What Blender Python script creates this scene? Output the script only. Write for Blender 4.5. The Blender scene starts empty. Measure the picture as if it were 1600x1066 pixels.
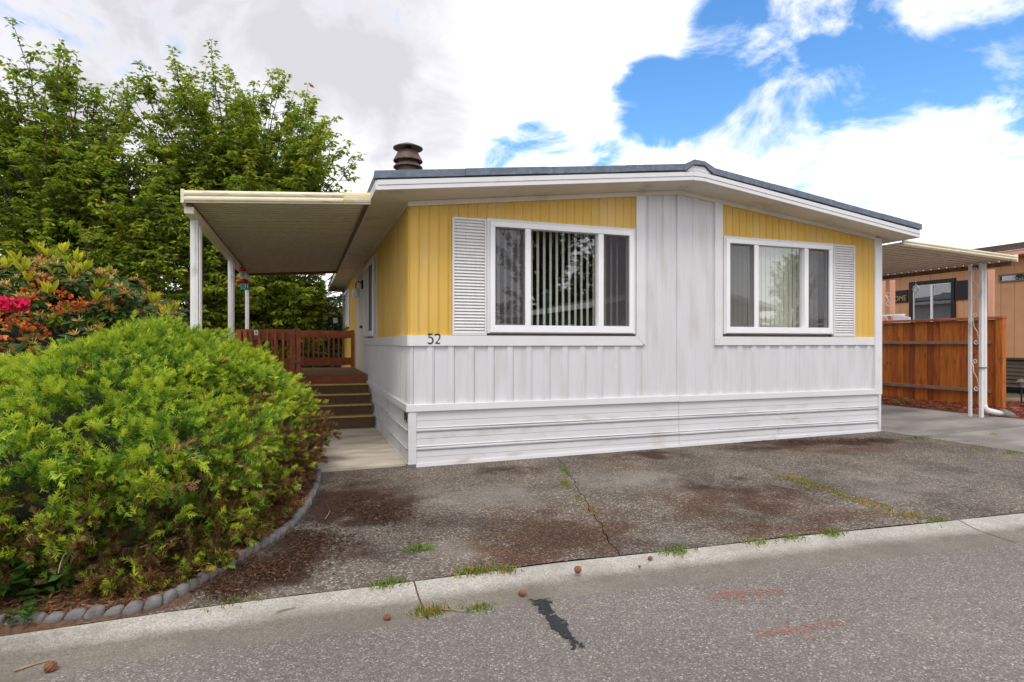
import bpy, bmesh, math, random
import numpy as np
from mathutils import Vector, Matrix

S = bpy.context.scene
COL = S.collection
random.seed(7)
RNG = np.random.default_rng(11)

# ------------------------------------------------------------------ camera
# House axes are the world axes: X along the front wall, Y away from the road, Z up,
# origin at the front left house corner. Focal length and yaw come from the two vanishing points.
F, CX, HY = 925.0, 800.0, 536.0
TH = math.radians(19.366)
FW = np.array([math.sin(TH), math.cos(TH), 0.0])
RT = np.array([math.cos(TH), -math.sin(TH), 0.0])
UP = np.array([0, 0, 1.0])
CAM = np.array([-1.162, -6.905, 1.447])
cd = bpy.data.cameras.new('camera')
cam = bpy.data.objects.new('camera', cd)
COL.objects.link(cam)
cam.location = CAM
cam.rotation_euler = (math.radians(90), 0, -TH)
cd.sensor_width = 36
cd.lens = 36 * F / 1600
cd.shift_y = 3 / 1600
cd.clip_end = 3000
cd.clip_start = 0.05
S.camera = cam

def ray(x, y): return FW + (x - CX) / F * RT + (HY - y) / F * UP
def on(ax, val, x, y):
    d = ray(x, y)
    return CAM + (val - CAM[ax]) / d[ax] * d
def at(x, y, depth): return CAM + depth * ray(x, y)

# ------------------------------------------------------------------ light
SUN_EL, SUN_AZ = 58, 205          # degrees; azimuth clockwise from +Y: behind the camera, to its left
W = bpy.data.worlds.new('World'); S.world = W; W.use_nodes = True
wn, wl = W.node_tree.nodes, W.node_tree.links
wn.clear()
def wnode(t, **k):
    n = wn.new(t)
    for a, b in k.items(): setattr(n, a, b)
    return n
def wmath(op, a, b=None, clamp=False):
    n = wnode('ShaderNodeMath', operation=op); n.use_clamp = clamp
    for i, v in enumerate((a, b)):
        if v is None: continue
        if isinstance(v, (int, float)): n.inputs[i].default_value = v
        else: wl.new(v, n.inputs[i])
    return n.outputs[0]
sky = wnode('ShaderNodeTexSky', sky_type='NISHITA')
sky.sun_disc = False
sky.sun_elevation = math.radians(SUN_EL); sky.sun_rotation = math.radians(SUN_AZ)
sky.air_density = 1.0; sky.dust_density = 0.3; sky.ozone_density = 2.5
hs = wnode('ShaderNodeHueSaturation'); hs.inputs['Saturation'].default_value = 1.25; hs.inputs['Value'].default_value = 1.0
wl.new(sky.outputs[0], hs.inputs['Color'])
tc = wnode('ShaderNodeTexCoord')
sep = wnode('ShaderNodeSeparateXYZ'); wl.new(tc.outputs['Generated'], sep.inputs[0])
den = wmath('ADD', wmath('MAXIMUM', sep.outputs[2], 0.0), 0.42)
comb = wnode('ShaderNodeCombineXYZ')
wl.new(wmath('DIVIDE', sep.outputs[0], den), comb.inputs[0])
wl.new(wmath('DIVIDE', sep.outputs[1], den), comb.inputs[1])
def wnoise(scale, detail, rough, off, dist=0.0):
    mp = wnode('ShaderNodeMapping'); mp.inputs['Location'].default_value = off
    wl.new(comb.outputs[0], mp.inputs[0])
    n = wnode('ShaderNodeTexNoise'); n.inputs['Scale'].default_value = scale
    n.inputs['Detail'].default_value = detail; n.inputs['Roughness'].default_value = rough
    n.inputs['Distortion'].default_value = dist
    wl.new(mp.outputs[0], n.inputs['Vector'])
    return n.outputs['Fac']
n1 = wnoise(4.4, 12, 0.60, (3.1, 1.7, 0), 0.5)
n2 = wnoise(0.9, 5, 0.5, (7.3, 2.2, 0), 0.2)
# openings in the cloud deck: directions (from the photograph's pixels) with half-widths in degrees
OPEN = [(1030, 165, 4.2, .95), (1110, 150, 4.6, 1.0), (1200, 145, 4.8, 1.0), (1290, 125, 4.6, 1.0), (1390, 120, 4.4, .98), (1480, 105, 3.8, .92), (1570, 80, 3.6, .88),
        (1150, 45, 4.5, .70), (1270, 60, 5, .78), (1400, 45, 5, .70), (1545, 20, 4.5, .7), (1190, 205, 3.0, .9), (1260, 225, 2.6, .8), (850, 240, 4.2, .62), (790, 250, 2.6, .58), (1165, 200, 3.0, .85), (930, 235, 3.2, .45), (1290, 295, 4.0, .42),
        (2300, -350, 20, .8), (-900, -500, 16, .7), (700, -1400, 18, .7), (-300, -2600, 14, .8)]
GREYS = [(150, -60, 15, .9), (520, 20, 11, .9), (640, 170, 7, .7), (330, 150, 8, .5), (1520, 330, 5, .35), (1300, 370, 4, .3), (1950, 250, 9, .5), (-700, 150, 16, .6), (2400, 900, 20, .5), (-1500, -900, 20, .6)]
def blobs(L):
  tot = None
  for (px, py, a, w) in L:
    d = ray(px, py); d = d / np.linalg.norm(d)
    vm = wnode('ShaderNodeVectorMath', operation='DOT_PRODUCT')
    nv = wnode('ShaderNodeVectorMath', operation='NORMALIZE'); wl.new(tc.outputs['Generated'], nv.inputs[0])
    wl.new(nv.outputs[0], vm.inputs[0]); vm.inputs[1].default_value = d
    mr = wnode('ShaderNodeMapRange', interpolation_type='SMOOTHSTEP')
    wl.new(vm.outputs['Value'], mr.inputs[0])
    mr.inputs[1].default_value = math.cos(math.radians(a * 1.35)); mr.inputs[2].default_value = math.cos(math.radians(a * 0.25))
    mr.inputs[3].default_value = 0; mr.inputs[4].default_value = w
    tot = mr.outputs[0] if tot is None else wmath('MAXIMUM', tot, mr.outputs[0])
  return tot
tot = blobs(OPEN); gtot = blobs(GREYS)
cov = wmath('SUBTRACT', wmath('ADD', wmath('MULTIPLY', n1, 2.9), -0.58), wmath('MULTIPLY', tot, 0.86))
cm = wnode('ShaderNodeMapRange', interpolation_type='SMOOTHSTEP'); wl.new(cov, cm.inputs[0])
cm.inputs[1].default_value = 0.06; cm.inputs[2].default_value = 0.66
shade = wmath('ADD', wmath('ADD', wmath('MULTIPLY', n2, 0.30), wmath('MULTIPLY', n1, 0.50)), wmath('MULTIPLY', gtot, 0.30))
cr = wnode('ShaderNodeValToRGB')
cr.color_ramp.elements[0].position = 0.36; cr.color_ramp.elements[0].color = (6.3, 6.3, 6.5, 1)
cr.color_ramp.elements[1].position = 0.70; cr.color_ramp.elements[1].color = (3.0, 2.95, 3.15, 1)
wl.new(shade, cr.inputs[0])
mx = wnode('ShaderNodeMixRGB'); wl.new(cm.outputs[0], mx.inputs[0]); wl.new(hs.outputs[0], mx.inputs[1]); wl.new(cr.outputs[0], mx.inputs[2])
bg = wnode('ShaderNodeBackground'); bg.inputs['Strength'].default_value = 0.1
wl.new(mx.outputs[0], bg.inputs['Color'])
wo = wnode('ShaderNodeOutputWorld'); wl.new(bg.outputs[0], wo.inputs[0])

sl = bpy.data.lights.new('sun', 'SUN'); sun = bpy.data.objects.new('sun', sl); COL.objects.link(sun)
sl.energy = 0.65; sl.angle = math.radians(18); sl.color = (1.0, 0.95, 0.87)
a, e = math.radians(SUN_AZ), math.radians(SUN_EL)
sd = Vector((math.sin(a) * math.cos(e), math.cos(a) * math.cos(e), math.sin(e)))
sun.rotation_euler = sd.to_track_quat('Z', 'Y').to_euler()
sun.location = (0, -6, 12)

S.render.engine = 'CYCLES'
S.view_settings.view_transform = 'Standard'; S.view_settings.look = 'None'
S.view_settings.exposure = 1.32; S.view_settings.gamma = 1
S.view_settings.use_curve_mapping = False

# ------------------------------------------------------------------ materials
def newmat(name):
    m = bpy.data.materials.new(name); m.use_nodes = True
    nt = m.node_tree; return m, nt.nodes, nt.links, nt.nodes['Principled BSDF']
def c4(c): return (c[0], c[1], c[2], 1)
def mul(c, k): return tuple(min(1, x * k) for x in c)

def pmat(name, col, rough=0.6, var=0.12, scale=6, stretch=(1, 1, 1), bump=0.0, bscale=60, metal=0.0,
         dirt=None, dscale=2.5, damt=(0.5, 0.75), dstretch=(1, 1, 1), spec=0.4):
    m, n, l, b = newmat(name)
    tcn = n.new('ShaderNodeTexCoord')
    geo = n.new('ShaderNodeNewGeometry')
    def noise(sc, st, det=5):
        mp = n.new('ShaderNodeMapping'); mp.inputs['Scale'].default_value = st
        l.new(geo.outputs['Position'], mp.inputs[0])
        t = n.new('ShaderNodeTexNoise'); t.inputs['Scale'].default_value = sc; t.inputs['Detail'].default_value = det
        l.new(mp.outputs[0], t.inputs['Vector']); return t.outputs['Fac']
    r = n.new('ShaderNodeValToRGB')
    r.color_ramp.elements[0].position = 0.3; r.color_ramp.elements[0].color = c4(mul(col, 1 - var))
    r.color_ramp.elements[1].position = 0.7; r.color_ramp.elements[1].color = c4(mul(col, 1 + var))
    l.new(noise(scale, stretch), r.inputs[0])
    out = r.outputs[0]
    if dirt:
        mr = n.new('ShaderNodeMapRange'); mr.inputs[1].default_value = damt[0]; mr.inputs[2].default_value = damt[1]
        l.new(noise(dscale, dstretch, 8), mr.inputs[0])
        mx = n.new('ShaderNodeMixRGB'); l.new(mr.outputs[0], mx.inputs[0]); l.new(out, mx.inputs[1]); mx.inputs[2].default_value = c4(dirt)
        out = mx.outputs[0]
    l.new(out, b.inputs['Base Color'])
    b.inputs['Roughness'].default_value = rough; b.inputs['Metallic'].default_value = metal
    b.inputs['Specular IOR Level'].default_value = spec
    if bump:
        bn = n.new('ShaderNodeBump'); bn.inputs['Strength'].default_value = bump; bn.inputs['Distance'].default_value = 0.01
        l.new(noise(bscale, (1, 1, 1), 4), bn.inputs['Height']); l.new(bn.outputs[0], b.inputs['Normal'])
    return m

def aggmat(name, cols, scale, moss=False, bump=0.5, rough=0.9, patch=None, pscale=0.6, fine=0.35):
    """speckled aggregate: a voronoi cell per pebble, colours from a ramp, broad patches on top"""
    m, n, l, b = newmat(name)
    geo = n.new('ShaderNodeNewGeometry')
    vo = n.new('ShaderNodeTexVoronoi'); vo.inputs['Scale'].default_value = scale
    l.new(geo.outputs['Position'], vo.inputs['Vector'])
    sepc = n.new('ShaderNodeSeparateColor'); l.new(vo.outputs['Color'], sepc.inputs[0])
    r = n.new('ShaderNodeValToRGB'); r.color_ramp.interpolation = 'LINEAR'
    els = r.color_ramp.elements
    els[0].position = cols[0][0]; els[0].color = c4(cols[0][1]); els[1].position = cols[-1][0]; els[1].color = c4(cols[-1][1])
    for p, c in cols[1:-1]:
        e_ = els.new(p); e_.color = c4(c)
    l.new(sepc.outputs[0], r.inputs[0])
    out = r.outputs[0]
    def noise(sc, det=6, rg=.6):
        t = n.new('ShaderNodeTexNoise'); t.inputs['Scale'].default_value = sc; t.inputs['Detail'].default_value = det; t.inputs['Roughness'].default_value = rg
        l.new(geo.outputs['Position'], t.inputs['Vector']); return t.outputs['Fac']
    # broad tone
    mr = n.new('ShaderNodeMapRange'); l.new(noise(pscale), mr.inputs[0]); mr.inputs[1].default_value = .3; mr.inputs[2].default_value = .7
    mr.inputs[3].default_value = 1 - fine; mr.inputs[4].default_value = 1 + fine * .7
    mm = n.new('ShaderNodeMixRGB'); mm.blend_type = 'MULTIPLY'; mm.inputs[0].default_value = 1
    l.new(out, mm.inputs[1]); l.new(mr.outputs[0], mm.inputs[2]); out = mm.outputs[0]
    if patch:
        mr = n.new('ShaderNodeMapRange'); l.new(noise(pscale * 2.3, 8, .65), mr.inputs[0]); mr.inputs[1].default_value = .5; mr.inputs[2].default_value = .68
        mr.inputs[4].default_value = .6
        mm = n.new('ShaderNodeMixRGB'); l.new(mr.outputs[0], mm.inputs[0]); l.new(out, mm.inputs[1]); mm.inputs[2].default_value = c4(patch); out = mm.outputs[0]
    hsrc = vo.outputs['Distance']
    if name.startswith('kerb'):
        at_ = n.new('ShaderNodeAttribute'); at_.attribute_name = 'stain'
        ad = n.new('ShaderNodeMath'); ad.operation = 'MULTIPLY_ADD'; l.new(noise(7, 8, .7), ad.inputs[0]); ad.inputs[1].default_value = 1.1; l.new(at_.outputs['Fac'], ad.inputs[2])
        mr = n.new('ShaderNodeMapRange'); l.new(ad.outputs[0], mr.inputs[0]); mr.inputs[1].default_value = .62; mr.inputs[2].default_value = 1.45
        mm = n.new('ShaderNodeMixRGB'); mm.blend_type = 'MULTIPLY'; l.new(mr.outputs[0], mm.inputs[0]); l.new(out, mm.inputs[1]); mm.inputs[2].default_value = (.50, .475, .44, 1); out = mm.outputs[0]
    if moss:
        at_ = n.new('ShaderNodeAttribute'); at_.attribute_name = 'stain'
        sp = n.new('ShaderNodeSeparateColor'); l.new(at_.outputs['Color'], sp.inputs[0])
        nz = noise(38, 4, .7)
        for ch, colr, lo, hi in ((2, (0.30, 0.275, 0.24), .35, .95), (1, (0.60, 0.40, 0.29), .30, .85), (0, (0.036, 0.016, 0.009), .34, .72)):
            ad = n.new('ShaderNodeMath'); ad.operation = 'MULTIPLY_ADD'; l.new(nz, ad.inputs[0]); ad.inputs[1].default_value = .75
            l.new(sp.outputs[ch], ad.inputs[2])
            mr = n.new('ShaderNodeMapRange'); l.new(ad.outputs[0], mr.inputs[0]); mr.inputs[1].default_value = lo + .37; mr.inputs[2].default_value = hi + .37
            mr.inputs[4].default_value = (.92, .95, .42)[ch]
            mm = n.new('ShaderNodeMixRGB'); mm.blend_type = 'MULTIPLY' if ch == 1 else 'MIX'; l.new(mr.outputs[0], mm.inputs[0]); l.new(out, mm.inputs[1]); mm.inputs[2].default_value = c4(colr); out = mm.outputs[0]
    l.new(out, b.inputs['Base Color'])
    b.inputs['Roughness'].default_value = rough; b.inputs['Specular IOR Level'].default_value = .25
    bn = n.new('ShaderNodeBump'); bn.inputs['Strength'].default_value = bump; bn.inputs['Distance'].default_value = .006; bn.invert = True
    l.new(hsrc, bn.inputs['Height']); l.new(bn.outputs[0], b.inputs['Normal'])
    return m

def leafmat(name, trans=0.3, rough=0.55, spec=.3):
    m, n, l, b = newmat(name)
    at_ = n.new('ShaderNodeAttribute'); at_.attribute_name = 'tint'
    l.new(at_.outputs['Color'], b.inputs['Base Color'])
    b.inputs['Roughness'].default_value = rough; b.inputs['Specular IOR Level'].default_value = spec
    tr = n.new('ShaderNodeBsdfTranslucent'); l.new(at_.outputs['Color'], tr.inputs['Color'])
    ms = n.new('ShaderNodeMixShader'); ms.inputs[0].default_value = trans
    l.new(b.outputs[0], ms.inputs[1]); l.new(tr.outputs[0], ms.inputs[2])
    l.new(ms.outputs[0], n['Material Output'].inputs[0])
    return m

def glassmat(name, ior=1.9, tint=(.9, .93, .92)):
    m, n, l, b = newmat(name); n.remove(b)
    tr = n.new('ShaderNodeBsdfTransparent'); tr.inputs[0].default_value = c4(tint)
    gl = n.new('ShaderNodeBsdfGlossy'); gl.inputs['Roughness'].default_value = 0.0; gl.inputs[0].default_value = (.95, .97, 1, 1)
    f0 = ((ior - 1) / (ior + 1)) ** 2
    g2 = n.new('ShaderNodeNewGeometry'); dt = n.new('ShaderNodeVectorMath'); dt.operation = 'DOT_PRODUCT'; l.new(g2.outputs['Normal'], dt.inputs[0]); l.new(g2.outputs['Incoming'], dt.inputs[1])
    def mth(op, a_, b_=None):
        x = n.new('ShaderNodeMath'); x.operation = op
        for i_, q_ in enumerate((a_, b_)):
            if q_ is None: continue
            if isinstance(q_, (int, float)): x.inputs[i_].default_value = q_
            else: l.new(q_, x.inputs[i_])
        return x.outputs[0]
    fac = mth('ADD', mth('MULTIPLY', mth('POWER', mth('SUBTRACT', 1.0, mth('ABSOLUTE', dt.outputs['Value'])), 5.0), 1 - f0), f0)
    tcn = n.new('ShaderNodeNewGeometry'); nz = n.new('ShaderNodeTexNoise'); nz.inputs['Scale'].default_value = 1.6; nz.inputs['Detail'].default_value = 1
    l.new(tcn.outputs['Position'], nz.inputs['Vector'])
    bn = n.new('ShaderNodeBump'); bn.inputs['Strength'].default_value = .06; bn.inputs['Distance'].default_value = .01
    l.new(nz.outputs['Fac'], bn.inputs['Height']); l.new(bn.outputs[0], gl.inputs['Normal'])
    ms = n.new('ShaderNodeMixShader'); l.new(fac, ms.inputs[0]); l.new(tr.outputs[0], ms.inputs[1]); l.new(gl.outputs[0], ms.inputs[2])
    l.new(ms.outputs[0], n['Material Output'].inputs[0])
    return m
def screenmat(name):
    m, n, l, b = newmat(name)
    b.inputs['Base Color'].default_value = (.075, .068, .08, 1); b.inputs['Roughness'].default_value = .7
    tr = n.new('ShaderNodeBsdfTransparent'); ms = n.new('ShaderNodeMixShader'); ms.inputs[0].default_value = .48
    l.new(tr.outputs[0], ms.inputs[1]); l.new(b.outputs[0], ms.inputs[2]); l.new(ms.outputs[0], n['Material Output'].inputs[0])
    return m

M = {}
M['white'] = pmat('white_siding', (.64, .63, .655), .45, .035, 3, (1, 1, .25), dirt=(.50, .465, .43), dscale=3.0, damt=(.50, .88), dstretch=(2, 2, .35))
M['trim'] = pmat('white_trim', (.70, .69, .705), .42, .03, 4, dirt=(.5, .43, .34), dscale=7, damt=(.64, .92))
M['skirtm'] = pmat('white_skirting', (.66, .65, .67), .42, .04, 4, (.4, .4, 1), dirt=(.40, .33, .26), dscale=5, damt=(.56, .9), dstretch=(.5, .5, 1.5))
M['vinyl'] = pmat('white_vinyl', (.84, .84, .87), .3, .02, 6)
M['yellow'] = pmat('yellow_siding', (.65, .405, .080), .55, .07, 2.2, (1, 1, .3), dirt=(.68, .49, .21), dscale=1.3, damt=(.48, .85), dstretch=(2.5, 2.5, .4))
M['soffit'] = pmat('cream_soffit', (.72, .66, .56), .6, .05, 2.5, dirt=(.40, .33, .24), dscale=2.2, damt=(.56, .85))
M['roofedge'] = pmat('grey_roof_edge', (.135, .165, .215), .6, .22, 14, dirt=(.33, .35, .38), dscale=26, damt=(.60, .8), metal=.15)
M['roof'] = pmat('grey_roofing', (.13, .13, .14), .9, .2, 8, bump=.3)
M['pan'] = pmat('awning_pan', (.84, .765, .63), .5, .05, 3, (4, .6, 1), dirt=(.40, .31, .20), dscale=9, damt=(.55, .85), dstretch=(.6, 4, 1))
M['seam'] = pmat('stained_seam', (.52, .43, .30), .7, .3, 9, (1.5, 6, 1))
M['gutter'] = pmat('cream_gutter', (.72, .58, .28), .42, .08, 4, (.6, 1, 1), dirt=(.80, .76, .68), dscale=3, damt=(.42, .6), dstretch=(1, 1, 4))
M['gutterwhite'] = pmat('pale_gutter', (.74, .67, .50), .42, .06, 4, dirt=(.33, .26, .14), dscale=11, damt=(.56, .8), dstretch=(.6, 1, 4))
M['rust'] = pmat('rusty_steel', (.105, .075, .062), .55, .35, 9, dirt=(.19, .10, .06), dscale=5, metal=.4)
M['darkrail'] = pmat('brown_edge', (.16, .10, .055), .6, .3, 12)
M['postw'] = pmat('white_post', (.72, .70, .71), .45, .05, 5, dirt=(.36, .28, .22), dscale=6, damt=(.62, .8), dstretch=(1, 1, .35))
M['redwood'] = pmat('red_stained_wood', (.33, .088, .034), .55, .25, 7, (1, 1, 1), bump=.15, bscale=40)
M['redwood2'] = pmat('red_stained_wood_worn', (.38, .11, .045), .6, .3, 5, bump=.15, bscale=40)
M['deckm'] = pmat('deck_matting', (.25, .15, .075), .95, .3, 40, bump=.6, bscale=260)
M['riser'] = pmat('deck_riser_mat', (.15, .096, .05), .95, .3, 60, bump=.6, bscale=240)
M['nosing'] = pmat('worn_brass_nosing', (.58, .40, .14), .6, .2, 20)
M['dark'] = pmat('dark_interior', (.05, .045, .04), .9)
M['room'] = pmat('interior_paint', (.22, .20, .17), .9)
M['blind'] = pmat('cream_blind', (.66, .64, .54), .6, .03, 3)
M['glass'] = glassmat('window_glass', 2.6)
M['screen'] = screenmat('insect_screen')
M['black'] = pmat('black_paint', (.018, .016, .016), .5)
M['fence'] = pmat('cedar_boards', (.36, .092, .015), .5, .32, 5, (6, 6, .5), bump=.12, bscale=30, dirt=(.16, .04, .012), dscale=3.5, damt=(.55, .8), dstretch=(3, 3, .8))
M['fence2'] = pmat('cedar_boards_light', (.44, .13, .02), .5, .3, 5, (6, 6, .5), bump=.12, bscale=30, dirt=(.17, .05, .015), dscale=5, damt=(.6, .75), dstretch=(2, 2, .8))
M['fence3'] = pmat('cedar_boards_dark', (.25, .058, .012), .5, .32, 5, (6, 6, .5), bump=.12, bscale=30)
M['fencerail'] = pmat('weathered_rail', (.235, .15, .105), .8, .2, 8)
M['peach'] = pmat('peach_siding', (.60, .325, .165), .6, .06, 3)
M['peachtrim'] = pmat('peach_trim', (.68, .36, .235), .5, .05, 3)
M['brownskirt'] = pmat('brown_skirting', (.095, .062, .048), .55, .15, 4)
M['shingle'] = pmat('brown_shingles', (.115, .075, .055), .95, .35, 16, bump=.4)
M['darkframe'] = pmat('dark_brown_frame', (.02, .011, .010), .5)
M['grey'] = pmat('grey_plastic', (.16, .155, .14), .7, .15, 8)
M['stone'] = pmat('concrete_edging', (.165, .158, .155), .92, .3, 18, bump=.5, bscale=120, dirt=(.11, .10, .085), dscale=9, damt=(.5, .75))
M['soil'] = pmat('bark_soil', (.105, .055, .032), .95, .45, 40, bump=1.0, bscale=70)
M['redsoil'] = pmat('red_bark_bed', (.20, .055, .03), .95, .4, 40, bump=1.0, bscale=60)
M['yard'] = pmat('dirt_yard', (.085, .07, .045), .95, .3, 10, bump=.4, bscale=30)
M['lawn'] = pmat('far_ground', (.07, .085, .035), .95, .3, 1.5)
M['concrete'] = pmat('concrete_slab', (.58, .52, .43), .85, .09, 3.0, bump=.15, bscale=140, dirt=(.30, .24, .17), dscale=1.7, damt=(.45, .75), dstretch=(.8, 2.2, 1))
M['concrete2'] = pmat('carport_concrete', (.27, .25, .225), .88, .12, 4, bump=.2, bscale=120, dirt=(.125, .11, .10), dscale=.9, damt=(.40, .68), dstretch=(.8, 1.8, 1))
M['drive'] = aggmat('driveway_aggregate', [(0, (.072, .058, .047)), (.5, (.115, .094, .077)), (.74, (.158, .130, .106)), (.9, (.25, .212, .172)), (1, (.40, .345, .285))], 92, moss=True, pscale=1.1, fine=.42)
M['road'] = aggmat('road_aggregate', [(0, (.122, .104, .092)), (.5, (.170, .147, .131)), (.8, (.212, .186, .166)), (.95, (.285, .252, .225)), (1, (.43, .39, .345))], 130, pscale=.55, fine=.16, bump=.45)
M['kerb'] = aggmat('kerb_concrete', [(0, (.29, .265, .23)), (.5, (.36, .335, .295)), (1, (.46, .43, .385))], 130, pscale=1.6, fine=.16, bump=.3, patch=(.27, .245, .20))
M['guttr'] = aggmat('gutter_concrete', [(0, (.165, .148, .125)), (.5, (.215, .196, .17)), (1, (.30, .275, .24))], 120, pscale=1.3, fine=.18, bump=.3, patch=(.15, .128, .10))
M['tar'] = pmat('black_tar', (.022, .021, .022), .8, .3, 30, bump=.5, bscale=90)
M['red'] = pmat('faded_red_paint', (.42, .12, .085), .85, .2, 40)
M['bark'] = pmat('tree_bark', (.085, .058, .045), .9, .3, 14, bump=.6, bscale=40)
M['leaf'] = leafmat('leaves', .46)
M['needle'] = leafmat('juniper_needles', .42, .6)
M['petal'] = leafmat('petals', .3)
M['twig'] = pmat('dry_twig', (.28, .20, .14), .8, .25, 20)
M['nut'] = pmat('brown_cone', (.20, .075, .035), .6, .35, 60)
M['redglass'] = pmat('red_plastic', (.5, .02, .015), .3)
M['teal'] = pmat('teal_metal', (.03, .17, .15), .45)
M['clear'] = glassmat('bottle_glass', 1.45, (.75, .85, .85))
M['orange'] = pmat('orange_wood', (.55, .17, .05), .6)
M['gold'] = pmat('gold_letters', (.42, .30, .12), .5)
M['green_house'] = pmat('green_house_paint', (.05, .075, .05), .7)
M['whiteroof'] = pmat('white_metal_roof', (.75, .74, .72), .5)
for nm, c in (('fl_y', (.5, .42, .12)), ('fl_r', (.36, .10, .07)), ('fl_w', (.5, .5, .47)), ('fl_b', (.06, .09, .25)), ('fl_g', (.2, .32, .14))):
    M[nm] = pmat('flag_' + nm[-1], c, .8, .1, 20)

# ------------------------------------------------------------------ object helpers
WL = {}
def tag(o, label=None, cat=None, group=None, kind=None):
    if label: o['label'] = label
    if cat: o['category'] = cat
    if group: o['group'] = group
    if kind: o['kind'] = kind
    return o
def thing(name, loc, label, cat, group=None):
    o = bpy.data.objects.new(name, None); COL.objects.link(o)
    o.location = loc; o.empty_display_size = .2
    WL[o.name] = Vector(loc)
    return tag(o, label, cat, group)
def link(name, me, loc, parent=None, rot=None):
    o = bpy.data.objects.new(name, me); COL.objects.link(o)
    loc = Vector(loc)
    if parent:
        o.parent = parent; o.location = loc - WL[parent.name]
    else: o.location = loc
    if rot: o.rotation_euler = rot
    WL[o.name] = loc
    return o
class MB:
    def __init__(s): s.v = []; s.f = []
    def add(s, vs, fs):
        k = len(s.v); s.v += [tuple(float(c) for c in p) for p in vs]; s.f += [tuple(i + k for i in f) for f in fs]; return s
    def box(s, x0, x1, y0, y1, z0, z1):
        return s.add([(x0, y0, z0), (x1, y0, z0), (x1, y1, z0), (x0, y1, z0), (x0, y0, z1), (x1, y0, z1), (x1, y1, z1), (x0, y1, z1)],
                     [(0, 3, 2, 1), (4, 5, 6, 7), (0, 1, 5, 4), (1, 2, 6, 5), (2, 3, 7, 6), (3, 0, 4, 7)])
    def hexa(s, p): return s.add(p, [(0, 3, 2, 1), (4, 5, 6, 7), (0, 1, 5, 4), (1, 2, 6, 5), (2, 3, 7, 6), (3, 0, 4, 7)])
    def prism(s, poly, ax, a, b):
        """poly: 2-D points in the two other axes (cyclic order), extruded along ax from a to b"""
        def P(p, t):
            return {0: (t, p[0], p[1]), 1: (p[0], t, p[1]), 2: (p[0], p[1], t)}[ax]
        n = len(poly)
        return s.add([P(p, a) for p in poly] + [P(p, b) for p in poly],
                     [tuple(range(n - 1, -1, -1)), tuple(range(n, 2 * n))] + [(i, (i + 1) % n, (i + 1) % n + n, i + n) for i in range(n)])
    def quad(s, a, b, c, d): return s.add([a, b, c, d], [(0, 1, 2, 3)])
    def bar(s, a, b, w, h=None, up=(0, 0, 1)):
        a, b = Vector(a), Vector(b); d = (b - a).normalized(); upv = Vector(up)
        if abs(d.dot(upv)) > .98: upv = Vector((0, 1, 0))
        x = d.cross(upv).normalized() * w / 2; y = x.cross(d).normalized() * (h or w) / 2
        return s.hexa([a - x - y, a + x - y, a + x + y, a - x + y, b - x - y, b + x - y, b + x + y, b - x + y])
    def tube(s, pts, r, n=8, caps=True):
        pts = [Vector(p) for p in pts]; rs = r if isinstance(r, (list, tuple)) else [r] * len(pts)
        vs, fs = [], []; ref = None
        for i, p in enumerate(pts):
            d = (pts[min(i + 1, len(pts) - 1)] - pts[max(i - 1, 0)]).normalized()
            if ref is None: ref = Vector((0, 0, 1)) if abs(d.z) < .9 else Vector((1, 0, 0))
            x = d.cross(ref).normalized(); y = x.cross(d).normalized(); ref = y
            for k in range(n):
                t = 2 * math.pi * k / n; vs.append(p + rs[i] * (math.cos(t) * x + math.sin(t) * y))
        for i in range(len(pts) - 1):
            for k in range(n): fs.append((i * n + k, i * n + (k + 1) % n, (i + 1) * n + (k + 1) % n, (i + 1) * n + k))
        if caps: fs += [tuple(range(n - 1, -1, -1)), tuple(range((len(pts) - 1) * n, len(pts) * n))]
        return s.add(vs, fs)
    def lathe(s, prof, c=(0, 0, 0), n=24):
        vs, fs = [], []
        for (r, z) in prof:
            for k in range(n):
                t = 2 * math.pi * k / n; vs.append((c[0] + r * math.cos(t), c[1] + r * math.sin(t), c[2] + z))
        for i in range(len(prof) - 1):
            for k in range(n): fs.append((i * n + k, i * n + (k + 1) % n, (i + 1) * n + (k + 1) % n, (i + 1) * n + k))
        return s.add(vs, fs)
    def mesh(s, name, mat, off=(0, 0, 0), smooth=False):
        me = bpy.data.meshes.new(name); me.from_pydata([(p[0] - off[0], p[1] - off[1], p[2] - off[2]) for p in s.v], [], s.f)
        me.materials.append(M[mat] if isinstance(mat, str) else mat)
        if smooth: me.polygons.foreach_set('use_smooth', [True] * len(me.polygons))
        me.update(); return me
    def build(s, name, mat, parent=None, smooth=False, bevel=0, origin=None):
        a = np.array(s.v); lo, hi = a.min(0), a.max(0)
        o3 = Vector(origin) if origin is not None else Vector(((lo[0] + hi[0]) / 2, (lo[1] + hi[1]) / 2, lo[2]))
        me = s.mesh(name, mat, o3, smooth)
        if not s.f: return None
        bmm = bmesh.new(); bmm.from_mesh(me); bmesh.ops.recalc_face_normals(bmm, faces=bmm.faces); bmm.to_mesh(me); bmm.free()
        o = link(name, me, o3, parent)
        if bevel:
            md = o.modifiers.new('bevel', 'BEVEL'); md.width = bevel; md.segments = 2; md.limit_method = 'ANGLE'; md.angle_limit = .7
        return o
def structure(o): o['kind'] = 'structure'; return o
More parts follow.
